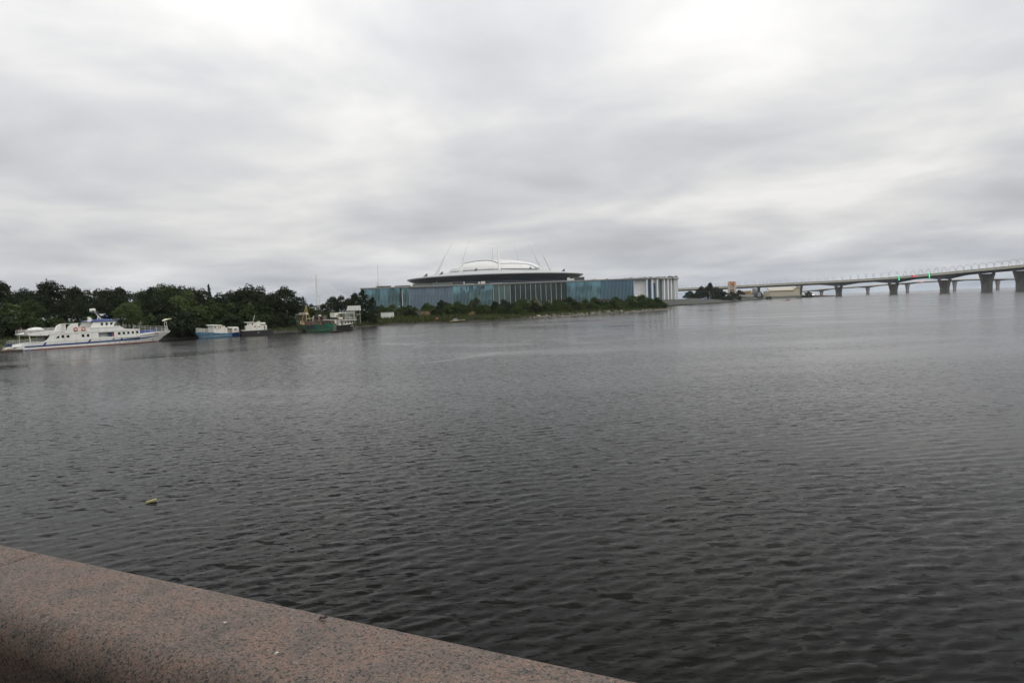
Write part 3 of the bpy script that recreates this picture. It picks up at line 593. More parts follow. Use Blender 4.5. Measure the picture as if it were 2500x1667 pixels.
for i in range(46):
    t = 19.2 + 7.2*(i + random.random())/46; pt = shore_pt(t) + np.array([-0.72, 0.7])*random.uniform(0.6, 3.6); s = random.uniform(0.7, 1.7)*(1.5 if i % 9 == 0 else 1)
    me = rms[k_ % 6].copy() if k_ < 6 else rms[k_ % 6]; o = link('rock', rms[k_ % 6], None); k_ += 1
    if not o.data.materials: o.data.materials.append(ROCKM)
    o.location = (pt[0], pt[1], float(gz(pt[0:1], pt[1:2])[0]) + 0.15*s); o.rotation_euler = (random.uniform(-.3, .3), random.uniform(-.3, .3), random.uniform(0, 6.28)); o.scale = (s*1.3, s, s*.8)
    tag(o, 'pale broken stone at the waterline of the grassy spit', 'rock', 'broken stones along the spit')
rb = MB()
for i in range(1500):
    t = 18.6 + 8.0*random.random()**.8; pt = shore_pt(t) + np.array([-0.72, 0.7])*random.uniform(-0.2, 4.2); s = random.uniform(.12, .42); z_ = float(np.interp(0, [0, 1], [0, 0]))
    a = random.uniform(0, 6.28); ca, sa = math.cos(a)*s, math.sin(a)*s
    rb.add([(pt[0]+ca*1.4, pt[1]+sa*1.4, 0), (pt[0]-sa, pt[1]+ca, 0), (pt[0]-ca*1.2, pt[1]-sa*1.2, 0), (pt[0]+sa, pt[1]-ca, 0), (pt[0]+random.uniform(-.1, .1), pt[1], s*1.1)], [(0,1,4),(1,2,4),(2,3,4),(3,0,4)])
zz_ = gz(np.array([v[0] for v in rb.v]), np.array([v[1] for v in rb.v])); rb.v = [(v[0], v[1], v[2] + z - .04) for v, z in zip(rb.v, zz_)]
o = part('rubble', rb, ROCKM, None); o['kind'] = 'stuff'; o['label'] = 'small stones and rubble strewn along the spit shore'; o['category'] = 'rubble'
def gzz(x, y): return float(gz(np.array([x]), np.array([y]))[0])
def gpos(px, py, D): p = at(px, py, D); return (p.x, p.y, gzz(p.x, p.y))
# white container, huts, debris on the spit
x, y, z = gpos(946, 770, 283); c = thing('storage_container', 'white metal storage container half hidden in the grass', 'container', (x, y, z - .1), R_(6))
part('body', MB().box(-2.6, 2.6, -1.2, 1.2, 0, 2.55), WHITE, c)
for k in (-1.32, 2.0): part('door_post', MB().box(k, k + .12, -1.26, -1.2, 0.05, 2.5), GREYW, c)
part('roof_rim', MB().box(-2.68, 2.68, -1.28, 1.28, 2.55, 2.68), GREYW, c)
x, y, z = gpos(1028, 768, 300); c = thing('hut', 'small grey and ochre hut with dark flat roof in the grass', 'hut', (x, y, z - .1), R_(4))
part('wall', MB().box(-2.6, 0.9, -1, 1, 0, 2.3), mat('grey_board', (0.20, 0.19, 0.18), .9, dirt=(.09, .08, .07)), c); part('wall', MB().box(1.1, 3.9, -1, 1, 0, 2.4), mat('ochre_board', (0.27, 0.20, 0.09), .9, dirt=(.12, .08, .04)), c, label='ochre right half of the hut')
part('roof', MB().box(-2.8, 4.2, -1.2, 1.2, 2.4, 2.6), RUSTD, c)
for k in (-.8, .95, 3.95): part('post', MB().box(k, k + .15, -1.12, -1.0, 0, 2.4), RUSTD, c)
x, y, z = gpos(1150, 762, 285); c = MB()
for k in range(9): c.tube([(random.uniform(-1.6, 1.6), random.uniform(-.5, .5), .2 + random.random()*.5), (random.uniform(-1.6, 1.6), random.uniform(-.5, .5), .9 + random.random()*.9)], .13, 5)
solid('branch_pile', c, mat('fresh_cut_wood', (0.32, 0.17, 0.10), .85), 'heap of reddish brown branches under the silvery willow', 'wood', (x, y, z))
x, y, z = gpos(1067, 786, 274); c = MB().prism([(-.7, 0), (.8, 0), (.55, .9), (-.1, 1.15), (-.6, .7)], -.4, .4)
solid('plastic_barrel', c, mat('faded_red_plastic', (0.45, 0.15, 0.11), .6), 'faded red piece of debris at the waterline', 'debris', (x, y, z - .1), .4)
x, y, z = gpos(1118, 787, 270); c = thing('stranded_raft', 'pale yellow slab raft with a grey rounded hump at the waterline', 'raft', (x, y, max(z, .1)), R_(4))
part('deck', MB().prism([(-3.0, 0), (3.2, .35), (3.2, .75), (.4, .62), (-3.0, .35)], -1.1, 1.1), mat('pale_yellow_board', (0.42, 0.38, 0.20), .8, dirt=(.2, .18, .1)), c); part('hump', MB().ell((-1.1, -.3, .6), (1.1, .7, .5)), mat('grey_tarp', (.22, .24, .26), .7), c, True)
x, y, z = gpos(1473, 729, 420); sg = thing('sign_board', 'long low brown board standing in the shrubs before the striped glass', 'sign', (x, y, z), R_(3))
part('board', MB().box(-4.2, 4.2, -.12, .12, 4.2, 5.3), mat('brown_board', (0.06, 0.04, 0.035), .8), sg)
for k in (-3.6, 3.6): part('post', MB().box(k - .1, k + .1, -.1, .1, 0, 4.2), RUSTD, sg)

# ------------------------------------------------------------------ vessels.  Each hull: x forward (or along), y to port, z up from the waterline
def frame_from(a, b, beam):
    A, B = onwater(*a), onwater(*b); h_ = math.atan2(B.y - A.y, B.x - A.x); ln = Vector((-math.sin(h_), math.cos(h_), 0))
    o = A + ln*beam/2; return (o.x, o.y, 0), h_
def hull_fn(L0, L1w, L1d, B, zd, fine=0.62, flare=.82, stern=.9):
    """half breadth at x, z: waterline runs L0..L1w, deck L0..L1d"""
    def f(x, z):
        u = min(1, max(0, z / zd)); end = L1w + (L1d - L1w) * u; t = (x - L0) / (end - L0)
        t = min(1, max(0, t)); b = B/2 * (flare + (1 - flare)*u)
        if t > fine: b *= max(0.0, 1 - ((t - fine)/(1 - fine))**(2.0 + .5*u))
        if t < .18: b *= stern + (1 - stern)*t/.18
        return b
    return f
def hull_band(fn, xs_, zlo, zhi, off=0.0, sides=(-1, 1), nz=3):
    m = MB()
    for sd in sides:
        rs = []
        for x in xs_:
            a_, b_ = zlo(x), zhi(x); rs.append([(x, sd*(fn(x, a_ + (b_ - a_)*k/nz) + off), a_ + (b_ - a_)*k/nz) for k in range(nz + 1)])
        m.rings(rs, closed=False)
    return m
def rail(pts, h_, n_rails=2, r=.028, posts=True):
    m = MB(); pts = [Vector(p) for p in pts]
    for k in range(n_rails): m.tube([p + Vector((0, 0, h_*(k + 1)/n_rails)) for p in pts], r, 5)
    if posts:
        for p in pts: m.tube([p, p + Vector((0, 0, h_))], r, 5)
    return m
def lerp_pts(a, b, n): a, b = Vector(a), Vector(b); return [tuple(a + (b - a)*i/n) for i in range(n + 1)]
def window(parent, x0, x1, z0, z1, y, sd=-1, prof=None, glass=None, frame=None):
    """a window set in a side wall at y: frame ring with a pane set back inside it"""
    fr = MB(); t = .03; yo, yi = y + sd*.035, y - sd*.02; prof = prof or [(x0, z0), (x1, z0), (x1, z1), (x0, z1)]
    cx_ = sum(p[0] for p in prof)/len(prof); cz_ = sum(p[1] for p in prof)/len(prof); n = len(prof)
    inn = [(cx_ + (p[0]-cx_)*(1 - 2*t/(x1-x0)), cz_ + (p[1]-cz_)*(1 - 2*t/(z1-z0))) for p in prof]
    vs_ = [(p[0], yo, p[1]) for p in prof] + [(p[0], yo, p[1]) for p in inn] + [(p[0], yi, p[1]) for p in inn] + [(p[0], yi, p[1]) for p in prof]
    fs_ = []
    for k in range(n):
        j = (k + 1) % n
        for q in range(3): fs_.append((q*n + k, q*n + j, (q+1)*n + j, (q+1)*n + k))
        fs_.append((3*n + k, 3*n + j, j, k))
    fr.add(vs_, fs_); o = part('window', fr, frame or WHITE, parent)
    part('pane', MB().sheet([(p[0], y + sd*.012, p[1]) for p in inn]), glass or GLASSD, o); return o

# --- the white passenger ship
SB = 5.8; loc, hd = frame_from((31, 858), (390, 834), SB)
ship = thing('passenger_ship', 'long white passenger ship with blue stripe moored at the left bank', 'ship', loc, hd)
fn = hull_fn(0, 33.2, 36.9, SB, 2.4, .55, .90, .93)
sheer = lambda x: float(np.interp(x, [0, 2.0, 4.35, 6.3, 27, 32, 36.9], [.25, 1.25, 1.67, 1.72, 1.95, 2.35, 2.62]))
X36 = list(np.linspace(0, 36.7, 48))
def clipx(x, z): return x
hs = MB()
for sd in (-1, 1):
    rs = []
    for x in X36:
        top = sheer(x); rs.append([(min(x, 33.2 + 3.7*max(0, z)/2.4 - .02), sd*fn(x, z), z) for z in [-.6, -.1, .15, .5, .9, top*.85 + .05, top]])
    hs.rings(rs, closed=False)
dk = []
for x in X36: dk.append([(x, -fn(x, sheer(x)), sheer(x) - .02), (x, 0, sheer(x) + .03), (x, fn(x, sheer(x)), sheer(x) - .02)])
hs.rings(dk, closed=False); hs.sheet([(0, -fn(0, 0), -.6), (0, fn(0, 0), -.6), (0, fn(0, .25), .25), (0, -fn(0, .25), .25)])
part('hull', hs, WHITE, ship, True)
XB = list(np.linspace(0.02, 33.0, 40))
part('boot_top', hull_band(fn, XB, lambda x: -.5, lambda x: .22 if x > 5 else .04 + .036*x, .02, nz=1), RED, ship)
st_lo = lambda x: float(np.interp(x, [2.4, 14.7, 27, 33.6], [.66, .73, .89, 1.52])); st_hi = lambda x: float(np.interp(x, [2.4, 14.7, 27, 33.6], [.94, 1.06, 1.22, 1.56]))
part('rubbing_stripe', hull_band(fn, list(np.linspace(2.4, 33.2, 36)), st_lo, st_hi, .05, nz=1), NAVY, ship)
part('stern_band', hull_band(fn, list(np.linspace(0.02, 4.2, 6)), lambda x: -.05, lambda x: .17, .028, nz=1), NAVY, ship)
for xk in (5.9, 15.2, 22.6, 27.0):
    z0 = st_hi(xk) - .05; part('slanted_mark', MB().prism([(xk - .05, z0), (xk + .38, z0), (xk + .75, z0 + .62), (xk + .40, z0 + .62)], -fn(xk, 1.3) - .06, -fn(xk, 1.3) - .02), NAVY, ship)
# superstructure: inner core plus side skins with a real opening on the side deck
yS = 2.82
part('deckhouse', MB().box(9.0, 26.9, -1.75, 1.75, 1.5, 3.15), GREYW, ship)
sk = MB()
for sd in (-1, 1):
    y0, y1 = (sd*yS, sd*(yS - .1)) if sd > 0 else (-yS, -yS + .1)
    y0, y1 = min(y0, y1), max(y0, y1)
    sk.prism([(4.3, 1.55), (17.6, 1.55), (17.6, 3.2), (7.2, 3.2), (7.28, 2.85), (7.0, 2.4), (6.5, 1.95), (6.1, 1.76), (4.5, 1.70)], y0, y1)
    sk.prism([(17.6, 1.55), (21.1, 1.55), (21.1, 1.98), (17.6, 1.98)], y0, y1); sk.prism([(17.6, 3.05), (21.1, 3.05), (21.1, 3.2), (17.6, 3.2)], y0, y1)
    sk.prism([(21.1, 1.55), (27.25, 1.55), (27.25, 3.2), (21.1, 3.2)], y0, y1)
sk.box(27.15, 27.25, -2.7, 2.7, 1.6, 3.2)
part('side_wall', sk, WHITE, ship)
part('side_deck_door', MB().box(18.2, 20.0, -1.80, -1.755, 1.75, 2.95), mat('pale_grey_door', (.5, .51, .52), .5), ship)
part('flag_bundle', MB().box(20.45, 20.75, -2.6, -2.3, 2.0, 2.98), NAVY, ship); part('flag_bundle', MB().box(20.77, 21.05, -2.6, -2.3, 2.0, 2.6), REDB, ship, label='red cloth bundle in the side deck opening')
part('upper_deck', MB().prism([(2.86, 3.48), (3.35, 3.14), (7.0, 2.98), (7.0, 3.18), (27.3, 3.22), (27.3, 3.42), (23.6, 3.72), (10.6, 3.95), (4.8, 3.88)], -2.9, 2.9), WHITE, ship)
part('upper_deckhouse', MB().prism([(10.7, 3.9), (15.6, 3.9), (15.6, 4.36), (22.58, 4.40), (23.55, 3.80), (23.5, 3.6), (10.7, 3.6)], -2.84, 2.84), WHITE, ship)
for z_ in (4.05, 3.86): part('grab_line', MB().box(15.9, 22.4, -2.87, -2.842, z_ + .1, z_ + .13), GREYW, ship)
for (x0, x1) in ((8.4, 10.3), (12.2, 15.0)): part('grab_line', MB().box(x0, x1, -2.93, -2.902, 3.6, 3.64), RUSTD, ship)
arch = [(10.8, 3.95), (10.95, 4.45), (11.25, 4.9), (11.65, 5.22), (12.15, 5.40), (12.7, 5.45), (13.24, 5.45), (13.24, 3.95)]
for sd in (-1, 1): part('side_fin', MB().prism(arch, sd*2.84 - .06, sd*2.84 + .06), WHITE, ship)
part('arch_beam', MB().box(12.2, 13.2, -2.7, 2.7, 5.33, 5.43), WHITE, ship)
part('awning_rail', MB().tube([(13.2, -2.75, 5.40), (16.2, -2.3, 5.55)], .03), STEEL, ship)
wh = part('wheelhouse', MB().prism([(16.0, 4.3), (21.3, 4.35), (22.0, 5.6), (16.9, 5.6)], -2.3, 2.3), WHITE, ship)
part('wind_screen', MB().prism([(15.7, 4.36), (16.0, 4.36), (16.9, 5.58), (16.6, 5.58)], -2.25, 2.25), mat('tinted_screen', (.25, .25, .22), .2), ship)
for pr in ([(18.45, 4.68), (19.05, 4.68), (19.05, 5.36), (18.45, 5.36)], [(19.55, 4.68), (20.1, 4.68), (20.1, 5.34), (19.55, 5.34)], [(20.6, 4.70), (21.02, 4.70), (21.35, 5.34), (20.6, 5.34)]):
    xs_ = [p_[0] for p_ in pr]; zs_ = [p_[1] for p_ in pr]; window(ship, min(xs_), max(xs_), min(zs_), max(zs_), -2.3, -1, pr)
part('wheelhouse_roof', MB().rings([[(16.4, -2.5, 5.6), (22.4, -2.5, 5.62), (22.4, 2.5, 5.62), (16.4, 2.5, 5.6)], [(16.4, -2.5, 5.72), (22.4, -2.5, 5.76), (22.4, 2.5, 5.76), (16.4, 2.5, 5.72)], [(17.6, -1.4, 6.12), (20.4, -1.4, 6.15), (20.4, 1.4, 6.15), (17.6, 1.4, 6.12)]]), NAVY, ship)
for (x, y) in ((16.2, -1.9), (18.0, 1.4)):
    part('vent_cowl', MB().rings([[(x + dx + k*.12 - .34, y + dy, 5.65 + k*.5) for dx, dy in ((0, -.28), (.62, -.28), (.62, .28), (0, .28))] if k < 2 else [(x + dx*.7 - .34 - .1, y + dy*.7, 6.72) for dx, dy in ((.1, -.28), (.75, -.28), (.75, .28), (.1, .28))] for k in range(3)]), WHITE, ship)
mast = part('mast', MB().tube([(19.75, 0, 6.1), (18.35, 0, 8.05)], .16, 8, .10).tube([(19.0, 0, 6.1), (19.2, 0, 6.85)], .12, 6).box(17.6, 18.6, -.5, .5, 8.0, 8.08).box(18.2, 18.9, -.9, .9, 7.72, 7.78), WHITE, ship)
for y in (-.55, .55): part('antenna_dome', MB().ell((18.0, y, 8.36), (.42, .42, .36), 12, 8), WHITE, mast, True)
part('radar', MB().ell((20.0, 0, 7.05), (.45, .45, .16), 12, 6).box(19.35, 20.85, -.08, .08, 7.3, 7.42), WHITE, mast)
part('searchlight', MB().ell((21.2, .2, 6.8), (.3, .25, .22), 10, 6).tube([(21.2, .2, 6.0), (21.2, .2, 6.7)], .05), NAVY, ship)
for (x0, x1, z0, z1) in [(9.61, 10.27, 2.27, 2.95), (10.66, 11.34, 2.28, 2.90), (13.85, 14.5, 2.2, 2.92), (14.95, 15.55, 2.22, 2.88), (21.95, 22.63, 2.3, 2.98), (23.04, 23.7, 2.32, 2.99), (24.17, 24.78, 2.34, 2.99), (25.23, 25.84, 2.38, 2.99), (26.3, 26.95, 2.42, 3.02)]:
    window(ship, x0, x1, z0, z1, -yS); window(ship, x0, x1, z0, z1, yS, 1)
window(ship, 8.43, 9.25, 2.27, 2.93, -yS, -1, [(8.43, 2.27), (9.25, 2.27), (9.25, 2.93), (8.95, 2.8), (8.62, 2.53)])
part('porthole', MB().box(17.7, 17.9, -fn(17.8, 1.3) - .03, -fn(17.8, 1.3), 1.3, 1.42), GLASSD, ship); part('scupper', MB().box(20.75, 20.95, -2.95, -2.90, 1.28, 1.62), GLASSD, ship)
for x in (19.7, 21.2, 22.3, 23.9, 24.6): part('draught_mark', MB().box(x, x + .3, -fn(x, .5) - .03, -fn(x, .5), .50, .58), RUSTD, ship)
anchor = part('anchor', MB().tube([(31.6, -fn(31.6, .9) - .04, 1.2), (31.6, -fn(31.6, .5) - .04, .45)], .035, 5).tube([(31.35, -fn(31.4, .5) - .03, .62), (31.6, -fn(31.6, .45) - .05, .42), (31.85, -fn(31.8, .5) - .03, .62)], .035, 5), RUSTD, ship)
def strokes(parent, x0, z0, w, h_, n, yf, m_, seed, slope=0):
    """ship's name: too small in the photo to read, kept as a row of letter-like strokes"""
    r = random.Random(seed); mb = MB(); cw = w/n
    for k in range(n):
        x = x0 + k*cw; zb = z0 + slope*k*cw; t = cw*.2
        for (a_, b_, c_, d_) in r.sample([(0, t, 0, h_), (cw*.55, cw*.55 + t, 0, h_), (0, cw*.7, h_ - t, h_), (0, cw*.7, h_*.42, h_*.42 + t), (0, cw*.7, 0, t)], 3):
            ya, yb = yf(x + (a_ + b_)/2, zb + (c_ + d_)/2); mb.box(x + a_, x + b_, min(ya, yb), max(ya, yb), zb + c_, zb + d_)
    return part('name_lettering', mb, m_, parent)
strokes(ship, 31.6, 1.98, 1.25, .20, 7, lambda x, z: (-fn(x, z) - .03, -fn(x, z) + .01), BLACKH, 2, .03)
part('stern_post', MB().tube([(3.55, -2.6, 1.5), (3.45, -2.6, 3.2)], .09, 6), WHITE, ship); part('stern_post', MB().tube([(3.6, 2.5, 1.5), (3.6, 2.5, 3.2)], .09, 6), WHITE, ship)
part('aft_rail', rail(lerp_pts((1.2, -2.6, 1.35), (6.2, -2.62, 1.7), 4), .78), STEEL, ship); part('aft_rail', rail(lerp_pts((1.2, 2.6, 1.35), (6.2, 2.62, 1.7), 4), .78), STEEL, ship); part('stern_rail', rail(lerp_pts((1.2, -2.5, 1.2), (1.2, 2.5, 1.2), 4), .95), STEEL, ship)
part('stern_screen', MB().box(1.24, 1.3, .5, 2.6, .9, 1.6), NAVY, ship)
for sd in (-1, 1): part('upper_rail', rail(lerp_pts((3.1, sd*2.8, 3.62), (10.7, sd*2.8, 3.95), 8), .72, 3), STEEL, ship)
part('upper_rail', rail(lerp_pts((3.1, -2.75, 3.62), (3.1, 2.75, 3.62), 4), .72, 3), STEEL, ship); part('fin_rail', rail(lerp_pts((13.3, -2.8, 4.36), (16.0, -2.8, 4.36), 3), .36, 1), STEEL, ship)
part('cabinet', MB().box(2.75, 3.15, -2.6, -1.9, 3.55, 4.35), STEEL, ship)
part('flag', MB().sheet([(2.4, -.9, 4.55), (2.75, -.9, 4.75), (2.75, -.9, 4.45), (2.45, -.9, 4.2)]).sheet([(2.42, -.88, 4.50), (2.45, -.88, 4.2), (2.75, -.88, 4.45), (2.73, -.88, 4.7)]), REDB, ship); part('flag_staff', MB().tube([(2.95, -.9, 3.6), (2.6, -.9, 4.9)], .03, 5), STEEL, ship)
def bowy(x): return fn(x, sheer(x)) - .08
bp_ = [(x, bowy(x), sheer(x)) for x in (28.6, 29.9, 31.2, 32.5, 33.8, 35.0, 36.2)]
m = MB()
for k in range(3): m.tube([(x, y, z + (1.95 - .11*(x - 28.6))*(k + 1.6)/3.6) for x, y, z in bp_], .03, 5)
for x, y, z in bp_: m.tube([(x, y, z), (x, y, z + (1.95 - .11*(x - 28.6)))], .03, 5)
m.tube([(27.8, bowy(27.8), 2.4), (28.6, bowy(28.6), sheer(28.6) + 1.95)], .03, 5); part('bow_rail', m, STEEL, ship, label='tall bow railing on the far side')
part('bow_screen', MB().rings([[(x, y, z), (x, y, z + .75)] for x, y, z in bp_[:5]], closed=False), NAVY, ship)
part('bow_rail', rail([(x, -bowy(x), sheer(x)) for x in (27.4, 29, 30.6, 32.2, 33.8, 35.2, 36.3)], .5, 2), STEEL, ship)
part('bow_ladder', MB().tube([(35.4, -.1, 2.5), (35.3, -.1, 4.9)], .05, 6).tube([(35.95, -.1, 2.5), (35.85, -.1, 4.9)], .05, 6).tube([(35.4, -.1, 2.9), (35.95, -.1, 2.9)], .03, 5).tube([(35.4, -.1, 3.35), (35.95, -.1, 3.35)], .03, 5).tube([(35.4, -.1, 3.8), (35.95, -.1, 3.8)], .03, 5).tube([(35.3, -.1, 4.8), (35.9, -.1, 4.85)], .05, 5), WHITE, ship)
part('bow_canopy', MB().prism([(35.0, 5.1), (36.2, 5.45), (37.1, 5.62), (37.05, 5.72), (35.9, 5.68), (35.1, 5.38)], -.5, .5), mat('cream_canopy', (.7, .69, .5), .6), ship)
ship.location.z = -0.02
def on_ship(x, y, z, base): l, h_ = base; c_, s_ = math.cos(h_), math.sin(h_); return (l[0] + x*c_ - y*s_, l[1] + x*s_ + y*c_, z)
SHB = (loc, hd)
for k, (x, lb) in enumerate([(12.62, 'red life ring hung on the white side fin of the ship'), (14.3, 'red life ring hung on the ship rail nearer the wheelhouse')]):
    t = thing('life_ring', lb, 'life ring', on_ship(x, -2.98, 4.08, SHB), hd, 'life rings on the ship')
    part('ring', MB().torus((0, 0, 0), .36, .11), REDB, t, True); part('band', MB().box(-.22, .22, .0, .06, -.2, .2), WHITE, t)
t = thing('tender_boat', 'small white tender stowed upside down on the ship aft deck', 'boat', on_ship(3.4, -1.6, 3.95, SHB), hd)
part('hull', MB().rings([[(x, -w, .12), (x, -w*.9, .12 + h_*.55), (x, -w*.35, .12 + h_), (x, w*.35, .12 + h_), (x, w*.9, .12 + h_*.55), (x, w, .12)] for x, w, h_ in [(0, .35, .3), (.5, .75, .6), (1.7, .85, .8), (2.6, .75, .72), (3.2, .35, .45)]]), WHITE, t, True)
part('chock', MB().box(.7, .85, -.7, .7, -.15, .14).box(2.2, 2.35, -.7, .7, -.15, .14), STEEL, t)
# dark pontoon with a pale bundle at the ship's stern
p = at(-6, 857, 140); t = thing('mooring_pontoon', 'low dark mooring pontoon at the ship stern', 'pontoon', (p.x, p.y, 0), R_(50)); 
part('deck', MB().box(-6, 3.9, -1.6, 1.6, -.3, .42), RUSTD, t); part('edge_beam', MB().box(-6, 3.95, -1.68, -1.6, .3, .5), mat('weathered_wood', (.12, .10, .07), .9), t)
part('bollard', MB().tube([(1.0, 1.0, .4), (1.0, 1.0, 1.5)], .1, 8), RUST, t)
p2 = at(27, 851, 144.5); solid('canvas_bundle', MB().ell((0, 0, .25), (1.0, .5, .32), 10, 6).ell((-.9, .1, .15), (.5, .4, .2), 8, 5), mat('beige_canvas', (.5, .44, .33), .8), 'beige canvas bundle lying on the dark pontoon', 'bundle', (p2.x, p2.y, .3), R_(55), smooth=True)

# --- blue boat: bow at the left, so x runs from bow to stern here
BB = 3.4; loc, hd = frame_from((495, 826), (586, 820), BB); bl = thing('cabin_boat', 'faded blue hulled boat with white cabin and open bow rail', 'boat', loc, hd)
Lb = 11.6
def bfn(x, z):
    u = min(1, max(0, z/1.3)); bow = -.9*u; t = (x - bow)/(Lb - bow); b = BB/2*(.82 + .18*u)
    if t < .38: b *= max(0, 1 - ((.38 - t)/.38)**(1.8 + .6*u))
    if t > .85: b *= 1 - .12*(t - .85)/.15
    return b
bsheer = lambda x: float(np.interp(x, [-.9, 1, 3.4, 4.2, 8, 11.6], [1.85, 1.62, 1.45, 1.18, 1.02, 1.05]))
def loft_hull(f_, xs_, sh, keel=-.5, nz=5, stem=lambda x, z: x):
    m = MB()
    for sd in (-1, 1):
        m.rings([[(stem(x, keel + (sh(x) - keel)*k/nz), sd*f_(x, keel + (sh(x) - keel)*k/nz), keel + (sh(x) - keel)*k/nz) for k in range(nz + 1)] for x in xs_], closed=False)
    m.rings([[(x, -f_(x, sh(x)), sh(x) - .03), (x, f_(x, sh(x)), sh(x) - .03)] for x in xs_], closed=False)
    x = xs_[-1]; n = nz + 1; m.sheet([(x, -f_(x, keel + (sh(x)-keel)*k/nz), keel + (sh(x)-keel)*k/nz) for k in range(n)] + [(x, f_(x, keel + (sh(x)-keel)*k/nz), keel + (sh(x)-keel)*k/nz) for k in range(n - 1, -1, -1)])
    return m
xb = [-.85, -.6, -.2, .4, 1.1, 2, 3, 4, 5, 6.5, 8, 9.2, 10.4, 11.6]
part('hull', loft_hull(bfn, xb, bsheer, stem=lambda x, z: max(x, -.9*min(1.4, max(0, z/1.3)))), SKYBLUE, bl, True)
part('aft_panel', hull_band(bfn, [9.2, 10, 10.8, 11.6], lambda x: .1, lambda x: 1.06, .02, nz=2), NAVY, bl, label='darker blue stern section of the hull')
part('rubbing_strip', hull_band(bfn, list(np.linspace(.6, 8.4, 12)), lambda x: .34 + .055*abs(x - 3)**1.15*.35, lambda x: .44 + .055*abs(x - 3)**1.15*.35, .05, nz=1), CREAM, bl)
part('gunwale', hull_band(bfn, xb[:8], lambda x: bsheer(x) - .03, lambda x: bsheer(x) + .07, .03, nz=1), CREAM, bl)
part('cabin', MB().rings([[(3.6, -1.25, .95), (7.9, -1.35, .95), (7.9, 1.35, .95), (3.6, 1.25, .95)], [(3.75, -1.2, 3.35), (7.8, -1.3, 2.55), (7.8, 1.3, 2.55), (3.75, 1.2, 3.35)]]), CREAM, bl)
part('wheelhouse_top', MB().box(3.65, 6.2, -1.24, 1.24, 2.4, 3.36), CREAM, bl)
part('cabin_roof', MB().rings([[(3.2, -1.5, 3.36), (6.5, -1.5, 3.2), (6.5, 1.5, 3.2), (3.2, 1.5, 3.36)], [(3.5, -1.1, 3.56), (6.3, -1.1, 3.36), (6.3, 1.1, 3.36), (3.5, 1.1, 3.56)]]), CREAM, bl)
part('roof_locker', MB().box(6.5, 7.6, -.8, .8, 2.7, 3.05), mat('yellowed_box', (.5, .45, .22), .7), bl)
for (x0, x1, z0, z1) in [(3.95, 4.35, 2.55, 3.1), (5.15, 5.35, 2.3, 2.95), (5.6, 5.85, 2.3, 2.92)]: window(bl, x0, x1, z0, z1, -1.28, frame=CREAM)
part('mid_cabin', MB().box(7.7, 9.4, -1.2, 1.2, .95, 2.35), mat('dingy_grey_paint', (.36, .35, .31), .7, dirt=(.2, .17, .13)), bl); part('awning', MB().rings([[(7.2 + k*.75, y, 2.4 + (.18 if k % 2 else 0) - .02*k) for y in (-1.4, 0, 1.4)] for k in range(6)], closed=False), CREAM, bl)
ac = part('aft_cabin', MB().rings([[(9.3, -1.5, 1.0), (11.55, -1.45, 1.0), (11.55, 1.45, 1.0), (9.3, 1.5, 1.0)], [(9.3, -1.45, 2.35), (11.5, -1.4, 2.3), (11.5, 1.4, 2.3), (9.3, 1.45, 2.35)], [(9.7, -1.1, 2.68), (11.3, -1.1, 2.62), (11.3, 1.1, 2.62), (9.7, 1.1, 2.68)]]), CREAM, bl); window(bl, 9.95, 10.75, 1.65, 2.3, -1.49, glass=mat('grey_blind', (.28, .27, .25), .6), frame=CREAM)
part('bow_rail', rail([(x, -bfn(x, 1.5) + .05, bsheer(x)) for x in (-.6, .2, 1.0, 1.8, 2.6, 3.4)], .95, 3, .04), CREAM, bl); part('bow_rail', rail([(x, bfn(x, 1.5) - .05, bsheer(x)) for x in (-.6, .2, 1.0, 1.8, 2.6, 3.4)], .95, 3, .04), CREAM, bl)
part('rust_patch', MB().box(3.4, 5.2, -1.58, -1.45, 1.1, 1.22), RUST, bl)

# --- black hulled tug
TB = 4.2; loc, hd = frame_from((590, 821), (660, 817.5), TB); tg = thing('tug_boat', 'black hulled work boat with white deckhouse and round portholes', 'boat', loc, hd)
def tfn(x, z): t = x/8.6; return TB/2*(1 - (.3*max(0, .25 - t)/.25)**2)*(1 - (max(0, t - .75)/.25)**2*.5)
part('hull', loft_hull(tfn, [0, .4, 1, 2, 3.5, 5, 6.5, 7.6, 8.6], lambda x: 1.5 + (.06 if x < 1 else 0) + .012*(x - 4)**2*.2), BLACKH, tg, True)
part('bulwark_strip', hull_band(tfn, list(np.linspace(.2, 5.2, 8)), lambda x: 1.46, lambda x: 1.66, .02, nz=1), CREAM, tg)
tc_ = part('deckhouse', MB().rings([[(1.3, -1.6, 1.5), (6.85, -1.6, 1.5), (6.85, 1.6, 1.5), (1.3, 1.6, 1.5)], [(1.4, -1.55, 2.9), (6.85, -1.55, 2.86), (6.85, 1.55, 2.86), (1.4, 1.55, 2.9)]]), CREAM, tg)
part('wheelhouse', MB().prism([(1.7, 2.88), (3.0, 2.88), (3.0, 3.0), (2.85, 3.3), (3.0, 3.7), (1.7, 3.75)], -1.45, 1.45), CREAM, tg); part('wheelhouse_window', MB().box(1.64, 1.70, -1.3, 1.3, 2.95, 3.55), GLASSD, tg)
part('wheelhouse_roof', MB().box(1.15, 3.1, -1.65, 1.65, 3.75, 3.9), CREAM, tg); part('casing', MB().box(3.35, 5.2, -1.3, 1.3, 2.88, 3.72), CREAM, tg); part('locker', MB().box(4.6, 5.25, -.9, .9, 3.72, 3.98), CREAM, tg)
window(tg, 2.0, 2.2, 3.05, 3.5, -1.45, frame=CREAM)
for x in (3.66, 4.86): part('porthole', MB().torus((x, -1.60, 2.50), .13, .035, n=12).ell((x, -1.60, 2.5), (.12, .02, .12), 10, 6), GLASSD, tg)
